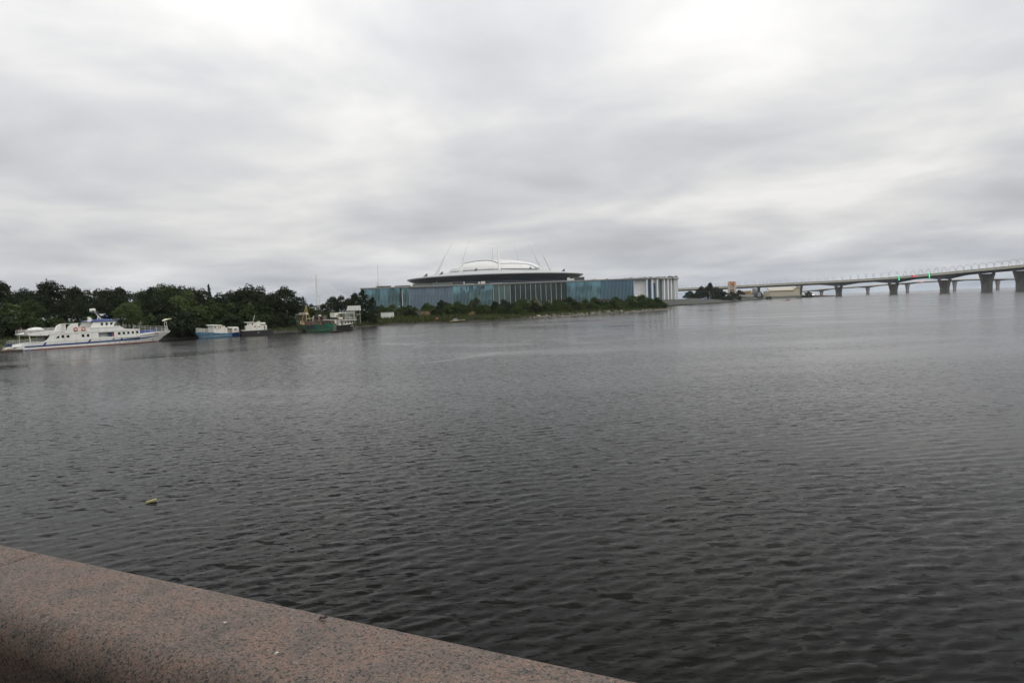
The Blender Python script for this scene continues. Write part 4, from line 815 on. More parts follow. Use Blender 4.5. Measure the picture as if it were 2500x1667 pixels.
part('life_raft_canister', MB().rings([[(x, r_*math.cos(a_*6.28/10), 3.28 + r_*.85*math.sin(a_*6.28/10)) for a_ in range(10)] for x, r_ in [(5.3, .2), (5.45, .38), (6.6, .38), (6.8, .2)]]), CREAM, tg, True); part('raft_cradle', MB().box(5.3, 6.8, -.5, .5, 2.86, 3.0), RUSTD, tg)
part('door', MB().box(6.1, 6.45, -1.64, -1.58, 1.6, 2.6), mat('grey_rust_door', (.22, .18, .14), .8), tg); part('mast', MB().tube([(3.4, 0, 3.8), (3.6, 0, 4.4), (4.05, 0, 5.9)], .12, 6, .04), CREAM, tg)
part('anchor_rope', MB().tube([(4.3, -2.13, .75), (4.55, -2.14, .9), (4.62, -2.13, 1.1)], .06, 5), CREAM, tg); part('tyre_fender', MB().torus((.1, -1.9, .8), .4, .13), RUBBER, tg, True)

# --- green rusty trawler: bow at the left
GBm = 4.4; loc, hd = frame_from((722, 812), (812, 809), GBm); gr = thing('fishing_trawler', 'rusty green trawler with tripod mast and broken wheelhouse', 'boat', loc, hd)
Lg = 11.5
def gfn(x, z):
    u = min(1, max(0, z/2.6)); bow = .45 - 1.15*u; t = (x - bow)/(Lg - bow); b = GBm/2*(.80 + .20*u)
    if t < .34: b *= max(0, 1 - ((.34 - t)/.34)**(1.8 + .7*u))
    if t > .8: b *= 1 - .25*((t - .8)/.2)**2
    return b
gs = lambda x: float(np.interp(x, [-.7, 1, 3, 6, 9, 11.5], [3.3, 2.55, 2.15, 1.95, 2.05, 2.3]))
xg = [-.68, -.4, 0, .6, 1.3, 2.2, 3.2, 4.5, 6, 7.5, 9, 10.2, 11.4]
part('hull', loft_hull(gfn, xg, gs, stem=lambda x, z: max(x, .45 - 1.15*min(1.2, max(0, z/2.6)))), GREENH, gr, True)
part('stern_plate', hull_band(gfn, [6.0, 6.8, 7.6], lambda x: 1.05, lambda x: 2.3, .03, (-1,), 1), TEALH, gr); part('stern_plate', hull_band(gfn, [9.2, 10.2, 11.3], lambda x: 1.1, lambda x: 2.45, .03, (-1,), 1), TEALH, gr)
part('weathered_plate', hull_band(gfn, [3.2, 4.2, 5.2, 6.0], lambda x: .95, lambda x: 2.0, .03, (-1,), 1), mat('stained_navy_plate', (.03, .05, .06), .7, var=.6, scale=2.5), gr); part('sagging_plate', MB().prism([(6.2, .72), (11.2, .95), (9.2, .2), (8.4, .12)], -2.26, -2.2), TEALH, gr)
part('bow_bulwark', hull_band(gfn, [-.7, -.4, 0, .5, 1.0], lambda x: gs(x) - .02, lambda x: gs(x) + .55, 0, nz=1), GREENH, gr)
part('deckhouse', MB().prism([(3.1, 2.05), (10.9, 2.1), (10.9, 3.25), (9.9, 3.42), (3.2, 3.3)], -1.75, 1.75), RUST, gr); part('rust_bulkhead', MB().box(.7, 3.0, -1.5, 1.5, 2.1, 3.35), mat('red_rust', (.15, .06, .045), .9, var=.4), gr)
part('pale_door', MB().box(1.62, 2.6, -1.58, -1.5, 2.25, 3.45), mat('cream_rust_door', (.52, .46, .27), .8, dirt=(.25, .14, .07)), gr); part('door_post', MB().box(1.28, 1.42, -1.6, -1.5, 2.2, 3.4), CREAM, gr)
part('doorway', MB().box(8.0, 8.7, -1.80, -1.752, 1.7, 3.1), RUSTD, gr); part('aft_cabin', MB().prism([(9.1, 2.3), (11.1, 2.35), (11.0, 3.1), (10.6, 3.36), (9.1, 3.3)], -1.9, 1.9), mat('dark_brown_plate', (.075, .06, .05), .8, var=.4), gr)
part('wheelhouse', MB().prism([(5.3, 3.3), (8.4, 3.35), (8.55, 4.75), (5.5, 4.7)], -1.3, 1.3), RUST, gr)
for (x, r_) in ((6.4, .46), (7.75, .36)): part('empty_window', MB().ell((x, -1.31, 4.02), (r_*1.05, .03, r_), 10, 8), mat('dark_hole', (.008, .007, .006), .9), gr)
part('front_post', MB().tube([(5.1, -1.2, 3.3), (5.35, -1.2, 4.85)], .12, 6), CREAM, gr); part('roof_hatch', MB().ell((6.9, 0, 4.85), (.5, .6, .25), 10, 5), CREAM, gr); part('boom', MB().tube([(2.7, 0, 4.05), (5.2, 0, 4.15)], .08, 6), CREAM, gr)
part('deck_pipe', MB().tube([(8.6, -1.5, 3.5), (10.7, -1.4, 3.45)], .1, 6), CREAM, gr)
gm_ = part('mast', MB().tube([(2.6, 0, 3.2), (2.75, 0, 8.2)], .12, 8, .09).tube([(1.05, .3, 3.2), (2.72, 0, 8.0)], .09, 6, .06).tube([(3.6, .5, 3.4), (2.76, 0, 8.0)], .09, 6, .06), YELLOWM, gr); part('topmast', MB().tube([(2.75, 0, 8.1), (2.9, 0, 10.6)], .09, 6, .03).tube([(2.3, 0, 8.9), (3.3, 0, 8.95)], .04, 5), RUSTD, gr)
part('tyre_fender', MB().torus((2.3, -gfn(2.3, .6) - .12, .55), .42, .15), RUBBER, gr, True); part('porthole', MB().ell((.55, -gfn(.55, 2.0) - .01, 2.0), (.12, .05, .12), 8, 6), RUBBER, gr)

# --- black passenger boat with open upper deck, bow to the right
KB = 4.4; loc, hd = frame_from((812, 808.5), (880, 804), KB); kb = thing('passenger_boat', 'black hulled passenger boat with open white upper deck', 'boat', loc, hd)
def kfn(x, z):
    u = min(1, max(0, z/2)); end = 9.8 + .9*u; t = min(1, (x + 1)/(end + 1)); b = KB/2*(.85 + .15*u)
    if t > .6: b *= max(0, 1 - ((t - .6)/.4)**(2 + .6*u))
    return b
ks = lambda x: float(np.interp(x, [-1, 3, 7, 10.7], [1.62, 1.66, 1.78, 2.1]))
kx = [10.65, 10.2, 9.5, 8.6, 7.4, 6, 4.4, 2.6, .8, -.9]
part('hull', loft_hull(kfn, kx, ks, stem=lambda x, z: min(x, 9.8 + .9*min(1.1, max(0, z/2)))), BLACKH, kb, True)
part('aft_cabin', MB().rings([[(-.9, -1.8, 1.6), (2.1, -1.8, 1.6), (2.1, 1.8, 1.6), (-.9, 1.8, 1.6)], [(-.8, -1.7, 3.4), (2.1, -1.75, 3.35), (2.1, 1.75, 3.35), (-.8, 1.7, 3.4)]]), CREAM, kb); part('cabin_roof', MB().box(-1.0, 2.2, -1.9, 1.9, 3.4, 3.52), mat('pale_green_roof', (.45, .52, .46), .6), kb)
window(kb, .5, .8, 2.35, 2.7, -1.78, frame=CREAM); part('door_panel', MB().box(-.1, .25, -1.84, -1.8, 1.7, 2.8), CREAM, kb); part('rust_strip', MB().box(.6, 2.0, -1.85, -1.81, 1.7, 1.95), RUST, kb)
part('main_cabin', MB().box(3.3, 9.0, -1.3, 1.3, 1.6, 3.05), CREAM, kb); part('doorway', MB().box(4.3, 4.75, -1.34, -1.3, 1.7, 2.9), RUSTD, kb)
for x in (5.6, 6.9, 8.0): window(kb, x, x + .7, 2.1, 2.75, -1.3, frame=CREAM)
part('upper_deck', MB().box(2.2, 10.2, -2.0, 2.0, 3.05, 3.22), CREAM, kb)
for x in (2.4, 2.9, 5.0): part('deck_post', MB().box(x, x + .22, -1.95, -1.75, 1.65, 3.05), CREAM, kb)
part('deck_brace', MB().tube([(8.9, -1.9, 3.0), (10.2, -1.0, 2.2)], .07, 5).tube([(10.1, -1.7, 3.1), (10.3, -.8, 2.1)], .07, 5), CREAM, kb)
part('bridge_box', MB().box(1.6, 3.1, -1.5, .5, 4.2, 5.55), CREAM, kb); part('bridge_leg', MB().tube([(2.2, -1.2, 3.2), (2.2, -1.2, 4.2)], .1, 6).tube([(2.2, .2, 3.2), (2.2, .2, 4.2)], .1, 6), RUSTD, kb)
part('bridge_window', MB().box(2.35, 2.9, -1.54, -1.5, 4.4, 4.75), GLASSD, kb); part('canopy', MB().prism([(3.0, 5.35), (9.6, 5.38), (9.6, 5.46), (7, 5.58), (4.2, 5.5)], -1.7, 1.7), CREAM, kb)
for x in (3.3, 6.1, 7.5, 9.4): part('canopy_post', MB().tube([(x, -1.6, 3.2), (x, -1.6, 5.4)], .06, 6).tube([(x, 1.6, 3.2), (x, 1.6, 5.4)], .06, 6), CREAM, kb)
part('deck_rail', rail(lerp_pts((3.2, -1.9, 3.22), (9.8, -1.9, 3.22), 6), .85, 2, .035), CREAM, kb); part('ladder', MB().tube([(6.1, -1.0, 3.2), (6.3, -1.0, 5.3)], .05, 5).tube([(7.4, -1.0, 3.2), (7.4, -1.0, 5.3)], .05, 5), STEEL, kb)
for k in range(5): part('rung', MB().tube([(6.1, -1.0, 3.5 + .4*k), (7.4, -1.0, 3.5 + .4*k)], .04, 5), STEEL, kb)
part('inflatable_raft', MB().ell((4.3, -.9, 3.75), (1.0, .5, .35), 10, 6), CREAM, kb, True); part('deck_gear', MB().box(3.2, 5.6, -.6, .8, 3.22, 4.5), RUST, kb); part('engine_casing', MB().box(7.8, 9.2, -.8, .8, 3.22, 4.3), mat('grey_casing', (.16, .16, .15), .7), kb)
strokes(kb, 7.5, 1.12, 1.7, .22, 7, lambda x, z: (-kfn(x, z) - .03, -kfn(x, z) + .01), CREAM, 9, .08)
# skiff between trawler and passenger boat; white tent roof and cream shed behind them
p = onwater(820, 811.5); t = thing('wooden_skiff', 'small dark brown skiff lying between trawler and passenger boat', 'boat', (p.x, p.y, 0), R_(10))
part('hull', MB().rings([[(x, -w, .0 + r_), (x, -w*.6, -.2), (x, w*.6, -.2), (x, w, r_)] for x, w, r_ in [(-1.4, .35, .5), (-.6, .7, .42), (.6, .7, .42), (1.5, .15, .62)]]), mat('dark_brown_wood', (.05, .032, .025), .85), t); part('thwart', MB().box(-.2, .1, -.6, .6, .32, .38), RUST, t)
for (px, py, D, w, h_, lb, nm) in [(864, 758, 250, 4.6, 1.75, 'white pitched tent roof behind the black passenger boat', 'tent'), ]:
    p = at(px, py, D); zg = gzz(p.x, p.y); t = thing(nm, lb, 'tent', (p.x, p.y, zg), R_(8)); zr = p.z - zg
    part('roof', MB().prism([(-w/2 - .3, 0), (w/2 + .2, 0), (w/2, .08), (w/2 - .1, h_), (-w/2 + .2, h_), (-w/2 - .35, .08)], -.2, 3), WHITE, t).location = (0, 0, zr)
    for sx_ in (-w/2 + .2, 0, w/2 - .2): part('pole', MB().tube([(sx_, .1, 0), (sx_, .1, zr)], .07, 6), STEEL, t)
    part('side_frame', MB().torus((-w/2 - .2, 0, zr - .4), .5, .07), WHITE, t)
p = at(735, 768, 232); zg = gzz(p.x, p.y); t = thing('boat_shed', 'low cream shed roof among bushes behind the trawler mast', 'shed', (p.x, p.y, zg), R_(5)); part('wall', MB().box(-1.6, 1.7, 0, 2.5, 0, p.z - zg), mat('shed_wall', (.10, .10, .07), .9), t); part('roof', MB().prism([(-2.0, -.1), (2.0, -.1), (1.6, .75), (-1.4, .65)], -.2, 2.6), CREAM, t).location = (0, 0, p.z - zg)

# ------------------------------------------------------------------ long glass building on the far bank
def glass_mat(name, col, rough=.05, metal=.85, wav=.02, var=.12):
    m = bpy.data.materials.new(name); m.use_nodes = True; nt = m.node_tree; b = nt.nodes['Principled BSDF']
    t = node(nt, 'ShaderNodeTexCoord'); oi = node(nt, 'ShaderNodeObjectInfo')
    n = node(nt, 'ShaderNodeTexNoise', inp={'Scale': .35, 'Detail': 2.0}); nlink(nt, t.outputs['Object'], n.inputs['Vector'])
    a = math_(nt, 'ADD', math_(nt, 'MULTIPLY', n.outputs['Fac'], .6), math_(nt, 'MULTIPLY', oi.outputs['Random'], .4))
    nlink(nt, ramp(nt, a, [(.25, tuple(c*(1 - var) for c in col)), (.75, tuple(min(1, c*(1 + var)) for c in col))]), b.inputs['Base Color'])
    b.inputs['Metallic'].default_value = metal; b.inputs['Roughness'].default_value = rough
    bp = node(nt, 'ShaderNodeBump', inp={'Strength': .5, 'Distance': wav}); nlink(nt, n.outputs['Fac'], bp.inputs['Height']); nlink(nt, bp.outputs[0], b.inputs['Normal']); return m
TEAL = glass_mat('teal_mirror_glass', (.19, .365, .40)); LAV = glass_mat('lavender_fritted_glass', (.17, .22, .30), .35, .45); HALL = glass_mat('dark_green_hall_glass', (.05, .075, .072), .08, .35); HALLP = glass_mat('pale_green_glass', (.13, .19, .18), .15, .4)
BLUEG = glass_mat('blue_office_glass', (.10, .21, .30), .1, .7); DEEPB = glass_mat('deep_blue_glass', (.05, .10, .20), .12, .6)
FINL = mat('pale_blue_fin', (.19, .27, .30), .35); FIND = mat('dark_fin', (.035, .07, .10), .5); CONC = mat('white_render', (.76, .77, .77), .7, var=.06, scale=.4, dirt=(.5, .48, .45), dirt_amt=.35, dirt_scale=.3); SLAB = mat('roof_edge_grey', (.36, .35, .335), .7, var=.1, scale=.3)
MULL = mat('grey_mullion', (.50, .52, .50), .6); DARKV = mat('dark_opening', (.012, .014, .016), .5); SOFF = mat('soffit_grey', (.42, .41, .40), .8)
YB, ZB, ZT = 670.0, 5.4, 26.2
gb = thing('glass_building', 'long low glass building with flat roof and white colonnade at its right end', 'building', (0, YB, 0))
part('core', MB().box(-142, 120, 1.6, 62, ZB - 1, ZT - .02), mat('inner_dark_wall', (.03, .035, .035), .8), gb)
# roof: slab with rounded right end and thin tapered eave
rc = (134.0, 38.0); arc = [(rc[0] + 39.5*math.sin(a), rc[1] - 39.5*math.cos(a)) for a in np.linspace(0, math.pi, 25)]
out = [(-146.5, -2.5)] + arc + [(-146.5, 77)]
part('roof', MB().rings([[(x + (.9 if x < -140 else 0), y + (.6 if y < 0 else 0), ZT) for x, y in out], [(x, y, ZT + .9) for x, y in out], [(x, y, ZT + 1.5) for x, y in out]]), SLAB, gb)
def panel_row(x0, x1, w, m_, z0=ZB, z1=ZT, y=0.0):
    n = max(1, round((x1 - x0)/w)); s = (x1 - x0)/n; me = MB().box(.04, s - .04, 0, .25, 0, z1 - z0).mesh('glass_panel'); me.materials.append(m_)
    for k in range(n): o = link('glass_panel', me, gb); o.location = (x0 + k*s, y, z0); o.rotation_euler = (.0095 + random.uniform(-.0045, .0045), 0, random.uniform(-.006, .006))
panel_row(-143.2, -107.6, 4.0, TEAL); panel_row(-105.8, -99.6, 3.1, TEAL); panel_row(-98.6, -56.3, 4.2, LAV); panel_row(-56.1, -16.9, 4.0, TEAL); panel_row(-16.6, -.2, 5.1, HALLP); panel_row(0, 50.0, 5.0, HALL); panel_row(50.0, 54.6, 4.6, HALL, ZB, ZT); panel_row(55.0, 89, 4.1, TEAL); panel_row(89, 120.6, 4.0, BLUEG)
fl, fd = MB(), MB()
def fins(x0, x1, hmax, s=1.36):
    n = int((x1 - x0)/s)
    for k in range(n):
        x = x0 + (k + .5)*s; h_ = hmax if isinstance(hmax, (int, float)) else hmax(x)
        fl.box(x, x + .34, -.28, -.02, ZB, ZB + h_)
        if x0 < -60 and x0 > -99 or x0 > 87: fd.box(x + .42, x + .80, -.14, -.01, ZB, ZB + h_*.98)
        
fins(-143, -108, 20.6); fins(-105.5, -99.8, 20.6); fins(-98.4, -56.6, 20.6, 1.42); fins(-56, -17.4, 20.6); fins(55.2, 88, 20.6); fins(88, 120.5, 20.6)
o = part('facade_fins', fl, FINL, gb); o['kind'] = 'stuff'; o = part('dark_facade_fins', fd, FIND, gb); o['kind'] = 'stuff'
for x in (-107.6, -106.0): part('vertical_slot', MB().box(x, x + (.9 if x < -107 else .5), -.3, 0.2, ZB, ZT), DARKV if x < -107 else CONC, gb)
for x in (-99.5, -99.0, -56.3): part('corner_post', MB().box(x, x + .42, -.45, .1, ZB, ZT), FINL, gb)
for k in range(15): part('mullion', MB().box(-.16 + k*5.0, .18 + k*5.0, -.6, .2, ZB, ZT) if k < 11 else MB().box(-16.7 + (k - 11)*5.5, -16.3 + (k - 11)*5.5, -.4, .2, ZB, ZT), MULL, gb)
for z in (10.5, 15.5, 20.5): part('transom', MB().box(-16.4, -.3, -.12, -.01, z, z + .3), FIND, gb)
for (x0, x1, z0, z1) in [(-48.9, -47.6, 22.2, 25.6), (-43.4, -42.1, 22.6, 25.8), (-28.5, -24.8, 22.4, 25.8), (50.3, 54.4, ZB, 12.5)]: part('dark_opening', MB().box(x0, x1, -.22, -.01, z0, z1), DARKV, gb)
for x in (-127, -117, -113, -109.5): part('wall_lamp', MB().box(x, x + .5, -.5, -.25, 8.2, 9.0), CONC, gb)
part('base_plinth', MB().box(-143, 121, -1.2, .8, 3.5, ZB - .02), mat('orange_earth_plinth', (.22, .12, .07), .9), gb)
# recess and colonnade
part('recess_wall', MB().box(121.0, 121.6, 0, 3.4, ZB, ZT - .02), CONC, gb); part('recess_wall', MB().box(121.6, 133.4, 3.4, 4.0, ZB, ZT - .02), CONC, gb)
part('end_drum', MB().vprism([(120, 62)] + [(121.6, 10)] + [(rc[0] + 34.6*math.sin(a), rc[1] - 34.6*math.cos(a)) for a in np.linspace(0, math.pi, 25)], ZB, ZT - .02), mat('grey_inner_wall', (.20, .21, .21), .7), gb)  # plain grey drum wall behind the bay glass
for i, deg in enumerate([0, 8, 16, 28, 35.5, 43, 54, 62, 72, 84, 97, 110, 125, 140]):
    a = R_(deg); o = part('fin_column', MB().box(-.65, .65, -1.9, 1.9, ZB, ZT - .004), CONC, gb); o.location = (rc[0] + 36.6*math.sin(a), rc[1] - 36.6*math.cos(a), 0); o.rotation_euler = (0, 0, a)
gms = [DEEPB, None, HALLP, BLUEG, None, DEEPB, HALLP, None, None]
dg = [0, 8, 16, 28, 35.5, 43, 54, 62, 72, 84, 97, 110, 125, 140]
for i in range(len(dg) - 1):
    a0, a1 = R_(dg[i] + 1), R_(dg[i+1] - 1); g_ = [DEEPB, BLUEG, HALLP, DEEPB, BLUEG, HALLP, CONC, CONC, CONC, BLUEG, HALLP, BLUEG, DEEPB][i]
    part('bay_glass', MB().rings([[(rc[0] + r_*math.sin(a), rc[1] - r_*math.cos(a), z) for z in (ZB, ZT - .01)] for r_ in (35.0,) for a in np.linspace(a0, a1, 4)], closed=False), g_, gb)
    if i in (1, 4):
        for z in (9.5, 14.0, 18.5): part('balcony', MB().rings([[(rc[0] + r_*math.sin(a), rc[1] - r_*math.cos(a), zq) for r_, zq in ((34.9, z), (36.6, z), (36.6, z + .35), (34.9, z + .35))] for a in np.linspace(a0, a1, 4)]), FIND, gb)
        part('lintel', MB().rings([[(rc[0] + r_*math.sin(a), rc[1] - r_*math.cos(a), zq) for r_, zq in ((34.8, 22.6), (35.4, 22.6), (35.4, ZT - .01), (34.8, ZT - .01))] for a in np.linspace(a0, a1, 4)]), CONC, gb)
# roof-top plant
UNIT = mat('dark_roof_plant', (.05, .055, .06), .8); UNITG = mat('green_grey_louvre', (.10, .12, .11), .8); UNITW = mat('pale_roof_unit', (.5, .5, .48), .7)
for (nm, x0, x1, y0, y1, h_, m_) in [('roof_hedge', -132, -118.5, 8, 14, 1.6, UNIT), ('roof_hedge', -114.5, -99, 10, 14, 1.3, UNIT), ('louvre_screen', -97, -78.5, 12, 24, 2.6, UNITG), ('louvre_screen', -78, -56.8, 12, 24, 3.0, UNITG), ('plant_room', -56, -46.5, 12, 22, 3.5, UNIT), ('chimney', -45.8, -44.9, 10, 11, 3.2, UNITW), ('vent_box', -31.4, -29.4, 8, 10, 2.2, UNITW), ('vent_box', -28.6, -24.6, 9, 12, 2.7, UNITW), ('vent_box', 57.5, 60, 14, 17, 3.6, UNITW), ('vent_box', 60, 64, 14, 18, 2.5, UNITW), ('plant_room', 65, 74.5, 14, 22, 3.6, UNIT), ('skylight', -44, -36, 12, 16, .8, UNITW), ('skylight', -20, -8, 12, 16, .7, UNITW), ('vent_box', 82, 86.5, 12, 16, 1.2, UNITW), ('vent_box', 96, 98, 12, 14, 1.0, UNIT)]:
    part(nm, MB().box(x0, x1, y0, y1, ZT + 1.5, ZT + 1.5 + h_), m_, gb)
mm = MB()
for k in range(30):
    x = 112 + k*1.85; mm.box(x, x + random.uniform(.4, 1.6), 8, 9 + random.random(), ZT + 1.5, ZT + 1.5 + random.uniform(.4, 1.4))
o = part('roof_equipment', mm, UNIT, gb); o['kind'] = 'stuff'

# ------------------------------------------------------------------ stadium
SX, SY, SR = -24.0, 1150.0, 147.0
sd_ = thing('stadium', 'huge round stadium with white dome roof and leaning masts', 'stadium', (SX, SY, 0))
SWH = mat('white_membrane', (.66, .66, .65), .5, var=.06, scale=.06); SGR = mat('pale_metal_roof', (.42, .43, .43), .5, var=.08, scale=.05, stretch=(1, 1, 1)); SNV = mat('navy_soffit', (.018, .030, .050), .35, var=.15, scale=.05); SGL = mat('stadium_band_glass', (.05, .085, .12), .15, metal=.4); SGB = mat('stadium_grey_band', (.12, .125, .135), .5); MWH = mat('mast_white', (.68, .68, .67), .5)
part('roof_ring', MB().lathe([(SR - .6, 51.6), (SR, 52.3), (SR - .5, 53.1), (132, 55.2), (110, 58.4), (90, 60.9), (74, 62.2)], 96), SGR, sd_, True)
part('soffit', MB().lathe([(SR - .7, 51.5), (140, 48.8), (132, 46.0), (127, 44.0)], 96), SNV, sd_, True)
part('glass_band', MB().lathe([(127.5, 38.0), (127.5, 44.2)], 96), SGL, sd_, True); part('lower_bowl', MB().lathe([(116, 5), (121, 20), (126.5, 37.8)], 96), SGB, sd_, True)
dom = [(77.5, 62.6), (77.5, 64.2)] + [(77 - 0*k, 64.3) for k in ()] + [(77*math.cos(a), 64.2 + 17.2*math.sin(a)) for a in np.linspace(0.02, math.pi/2 - .01, 16)]
part('dome', MB().lathe(dom, 96), SWH, sd_, True)
def dome_z(x, y): r_ = math.hypot(x, y); return 64.2 + 17.2*math.sqrt(max(0, 1 - (r_/77)**2))
ap = [(-52 + 59*u, -18 - 52*u**2.2) for u in np.linspace(0, 1, 18)]
part('roof_seam', MB().tube([(x, y, dome_z(x, y) + .3) for x, y in ap if math.hypot(x, y) < 76], .8, 6), SGB, sd_)
ap = [(7 + 66*u, -70 + 36*u**1.6) for u in np.linspace(0, 1, 16)]
part('roof_seam', MB().tube([(x, y, max(dome_z(x, y), 63) + .3) for x, y in ap], .9, 6), SGR, sd_); 
ap = [(8 + 60*u, -76 - 14*math.sin(math.pi*u*.9)) for u in np.linspace(0, 1, 16)]
part('roof_edge_rib', MB().tube([(x, y, float(np.interp(math.hypot(x, y), [74, 90, 110, 132], [62.2, 60.9, 58.4, 55.2])) + .8) for x, y in ap], .7, 6), SGB, sd_)
for deg in (5, -32, -76, 104, 124, 152, 184):
    a = R_(deg); dx, dy = math.sin(a), -math.cos(a); rf, z0 = 99, 59.7
    P0, P1, P2 = (rf*dx, rf*dy, z0), (84*dx, 84*dy, 89.5), (70*dx, 70*dy, 111)
    mt = part('mast', MB().tube([P0, P1], 2.0, 8, 1.1).tube([P1, P2], .6, 6, .25).ell((P1[0], P1[1], P1[2]), (1.2, 1.2, 1.8), 8, 6), MWH, sd_)
    tx, ty = -dy, dx
    part('stay', MB().tube([(P0[0] + tx*6 + dx*3, P0[1] + ty*6 + dy*3, z0 - .4), P1], .28, 5).tube([(P0[0] - tx*6 + dx*3, P0[1] - ty*6 + dy*3, z0 - .4), P1], .28, 5), MWH, mt)
    part('mast_base', MB().lathe([(5.5, z0 - 2.0), (4, z0), (2.5, z0 + 1.6)], 10, (rf*dx, rf*dy, 0)), SGR, sd_)
for deg, r_ in ((-44, 118), (-18, 92), (36, 95), (62, 124), (-52, 135)):
    a = R_(deg); x, y = r_*math.sin(a), -r_*math.cos(a); z = float(np.interp(r_, [74, 90, 110, 132], [62.2, 60.9, 58.4, 55.2])); part('roof_hatch', MB().prism([(x - 4, z - .8), (x + 2.5, z - .8), (x + 2.5, z + 4.0), (x + 1.2, z + 4.0)], y - 2, y + 2), SGB, sd_)
part('strut', MB().tube([(-88*1.0, -102, 40), (-88, -102, 50)], .6, 6), SGR, sd_)

# ------------------------------------------------------------------ embankment slope and right bank
EM = mat('revetment_stone', (.042, .048, .040), .9, var=.3, scale=.25, dirt=(.03, .042, .018), dirt_amt=.45, dirt_scale=.08); EMW = mat('dark_quay_edge', (.03, .03, .028), .8)
ep = [Vector((x, y, 0)) for x, y in EMB]; tops = []
m1_, m2_, m3_ = MB(), MB(), MB(); rs = []; rs2 = []
for i, p in enumerate(ep):
    t = (ep[min(i+1, len(ep)-1)] - ep[max(i-1, 0)]).normalized(); n = Vector((-t.y, t.x, 0)); w = 34 if i < 4 else 30 if i < 6 else 18
    rs.append([tuple(p + n*.5 + Vector((0, 0, .9))), tuple(p + n*w*.5 + Vector((0, 0, 3.4))), tuple(p + n*w + Vector((0, 0, 5.75)))]); rs2.append([tuple(p - n*.6 + Vector((0, 0, -.8))), tuple(p - n*.6 + Vector((0, 0, .85))), tuple(p + n*.6 + Vector((0, 0, .95)))]); tops.append(p + n*w)
structure('embankment', m1_.rings(rs, closed=False), EM); structure('quay_edge', m2_.rings(rs2, closed=False), EMW)
def bank_thing(px, py, D): p = at(px, py, D); return p
# orange tower
p = at(1787, 697, 1000); t = thing('orange_tower', 'beige tower with orange panels rising above the far trees', 'tower', (p.x, p.y, 5.4)); BEIGE = mat('beige_cladding', (.52, .44, .30), .8); GREYP = mat('grey_panel', (.34, .32, .33), .8)
part('side_column', MB().box(-5.4, -4.0, -3, 3, 0, 22.6), BEIGE, t); part('side_column', MB().prism([(2.3, 0), (5.4, 0), (5.4, 21.2), (4.6, 22.8), (2.3, 23.2)], -3, 3), BEIGE, t, label='wider right column of the orange tower')
part('infill', MB().box(-4.0, 2.3, -2.4, 2.4, 10.5, 17.0), GREYP, t); part('orange_panel', MB().prism([(-4.0, 17.0), (-2.2, 17.0), (-1.2, 19.2), (.2, 19.2), (1.0, 17.0), (2.3, 17.0), (2.3, 23.4), (.9, 23.4), (.2, 20.4), (-1.4, 20.4), (-2.2, 23.5), (-4.0, 23.2)], -2.7, 2.7), ORANGE, t); part('cream_panel', MB().box(-2.1, .8, -2.3, 2.3, 19.2, 22.6), BEIGE, t); part('maroon_panel', MB().box(-3.6, 2.0, -2.5, 2.5, 9.6, 11.0), mat('maroon_panel_paint', (.10, .03, .03), .8), t); part('shaft', MB().box(-4, 2.3, -2.4, 2.4, 0, 9.6), GREYP, t)
# beige shed with curved roof
YEL = mat('beige_yellow_sheet', (.45, .41, .30), .7, stretch=(.4, .4, .05)); p = at(1880, 716, 1150); x0 = 0; Lsh = 44.0; t = thing('beige_warehouse', 'beige warehouse with rounded roof below the highway deck', 'warehouse', (p.x, p.y, 4.6), R_(4))
part('wall', MB().box(0, 41, 0, 26, 0, 9.2), YEL, t); part('roof', MB().rings([[(x, y, z) for y, z in ((-1.2, 9.3), (4, 12.4), (9, 14.2), (14, 15.0), (14, 14.6), (0, 9.0))] for x in (-1, 42)]), mat('cream_roof_sheet', (.46, .42, .33), .6, stretch=(.4, .05, .05)), t)
part('gable', MB().prism([(41.0, 0), (52.0, 0), (52.0, 14.2), (46, 13.6), (41.0, 9.6)], 0.4, 24), YEL, t); part('gable_roof', MB().prism([(40.4, 9.3), (46, 13.4), (53, 14.6), (53, 15.2), (46, 14.4), (40.0, 10.0)], -1, 25), mat('cream_roof_sheet_2', (.44, .41, .33), .6), t); part('end_pier', MB().prism([(52.4, 5.5), (53.6, 5.5), (55.4, 15.6), (52.6, 15.6)], 2, 8), RUST, t); part('painted_eave_shadow', MB().box(0, 40.8, -.3, -.05, 8.3, 9.1), UNIT, t)  # solid dark strip under the eave stands in for its shadow
p = at(1812, 713, 1100); t = thing('low_beige_shed', 'low beige shed roof left of the grey silo', 'shed', (p.x, p.y, 5.2)); part('wall', MB().box(0, 14, 0, 10, 0, 8), mat('beige_wall_dull', (.34, .27, .17), .8), t); part('roof', MB().prism([(-.5, 8), (14.5, 8), (14, 10.4), (.5, 9.6)], -1, 11), BEIGE, t)
p = at(1828, 721, 1080); solid('ochre_kiosk', MB().prism([(0, 0), (5.6, 0), (5.6, 6.6), (2.4, 7.0), (0, 6.4)], 0, 5).box(-.2, 5.8, -.3, 5.3, 6.9, 7.2), mat('ochre_paint', (.42, .26, .08), .7), 'small ochre kiosk at the foot of the grey silo', 'kiosk', (p.x, p.y, 5.2))
p = at(1843, 722, 1090); t = thing('grey_silo', 'grey cylindrical silo tower under the highway deck', 'silo', (p.x, p.y, 5.0)); GS = mat('silo_grey', (.25, .26, .28), .6); part('shell', MB().lathe([(4.0, 0), (4.0, 12.6), (3.2, 14.2), (.4, 15)], 20), GS, t, True); part('annex', MB().box(3.2, 8.8, -3, 3, 0, 7.0), GS, t); part('ladder', MB().box(1.0, 2.2, -4.3, -3.9, 2, 8), UNIT, t)
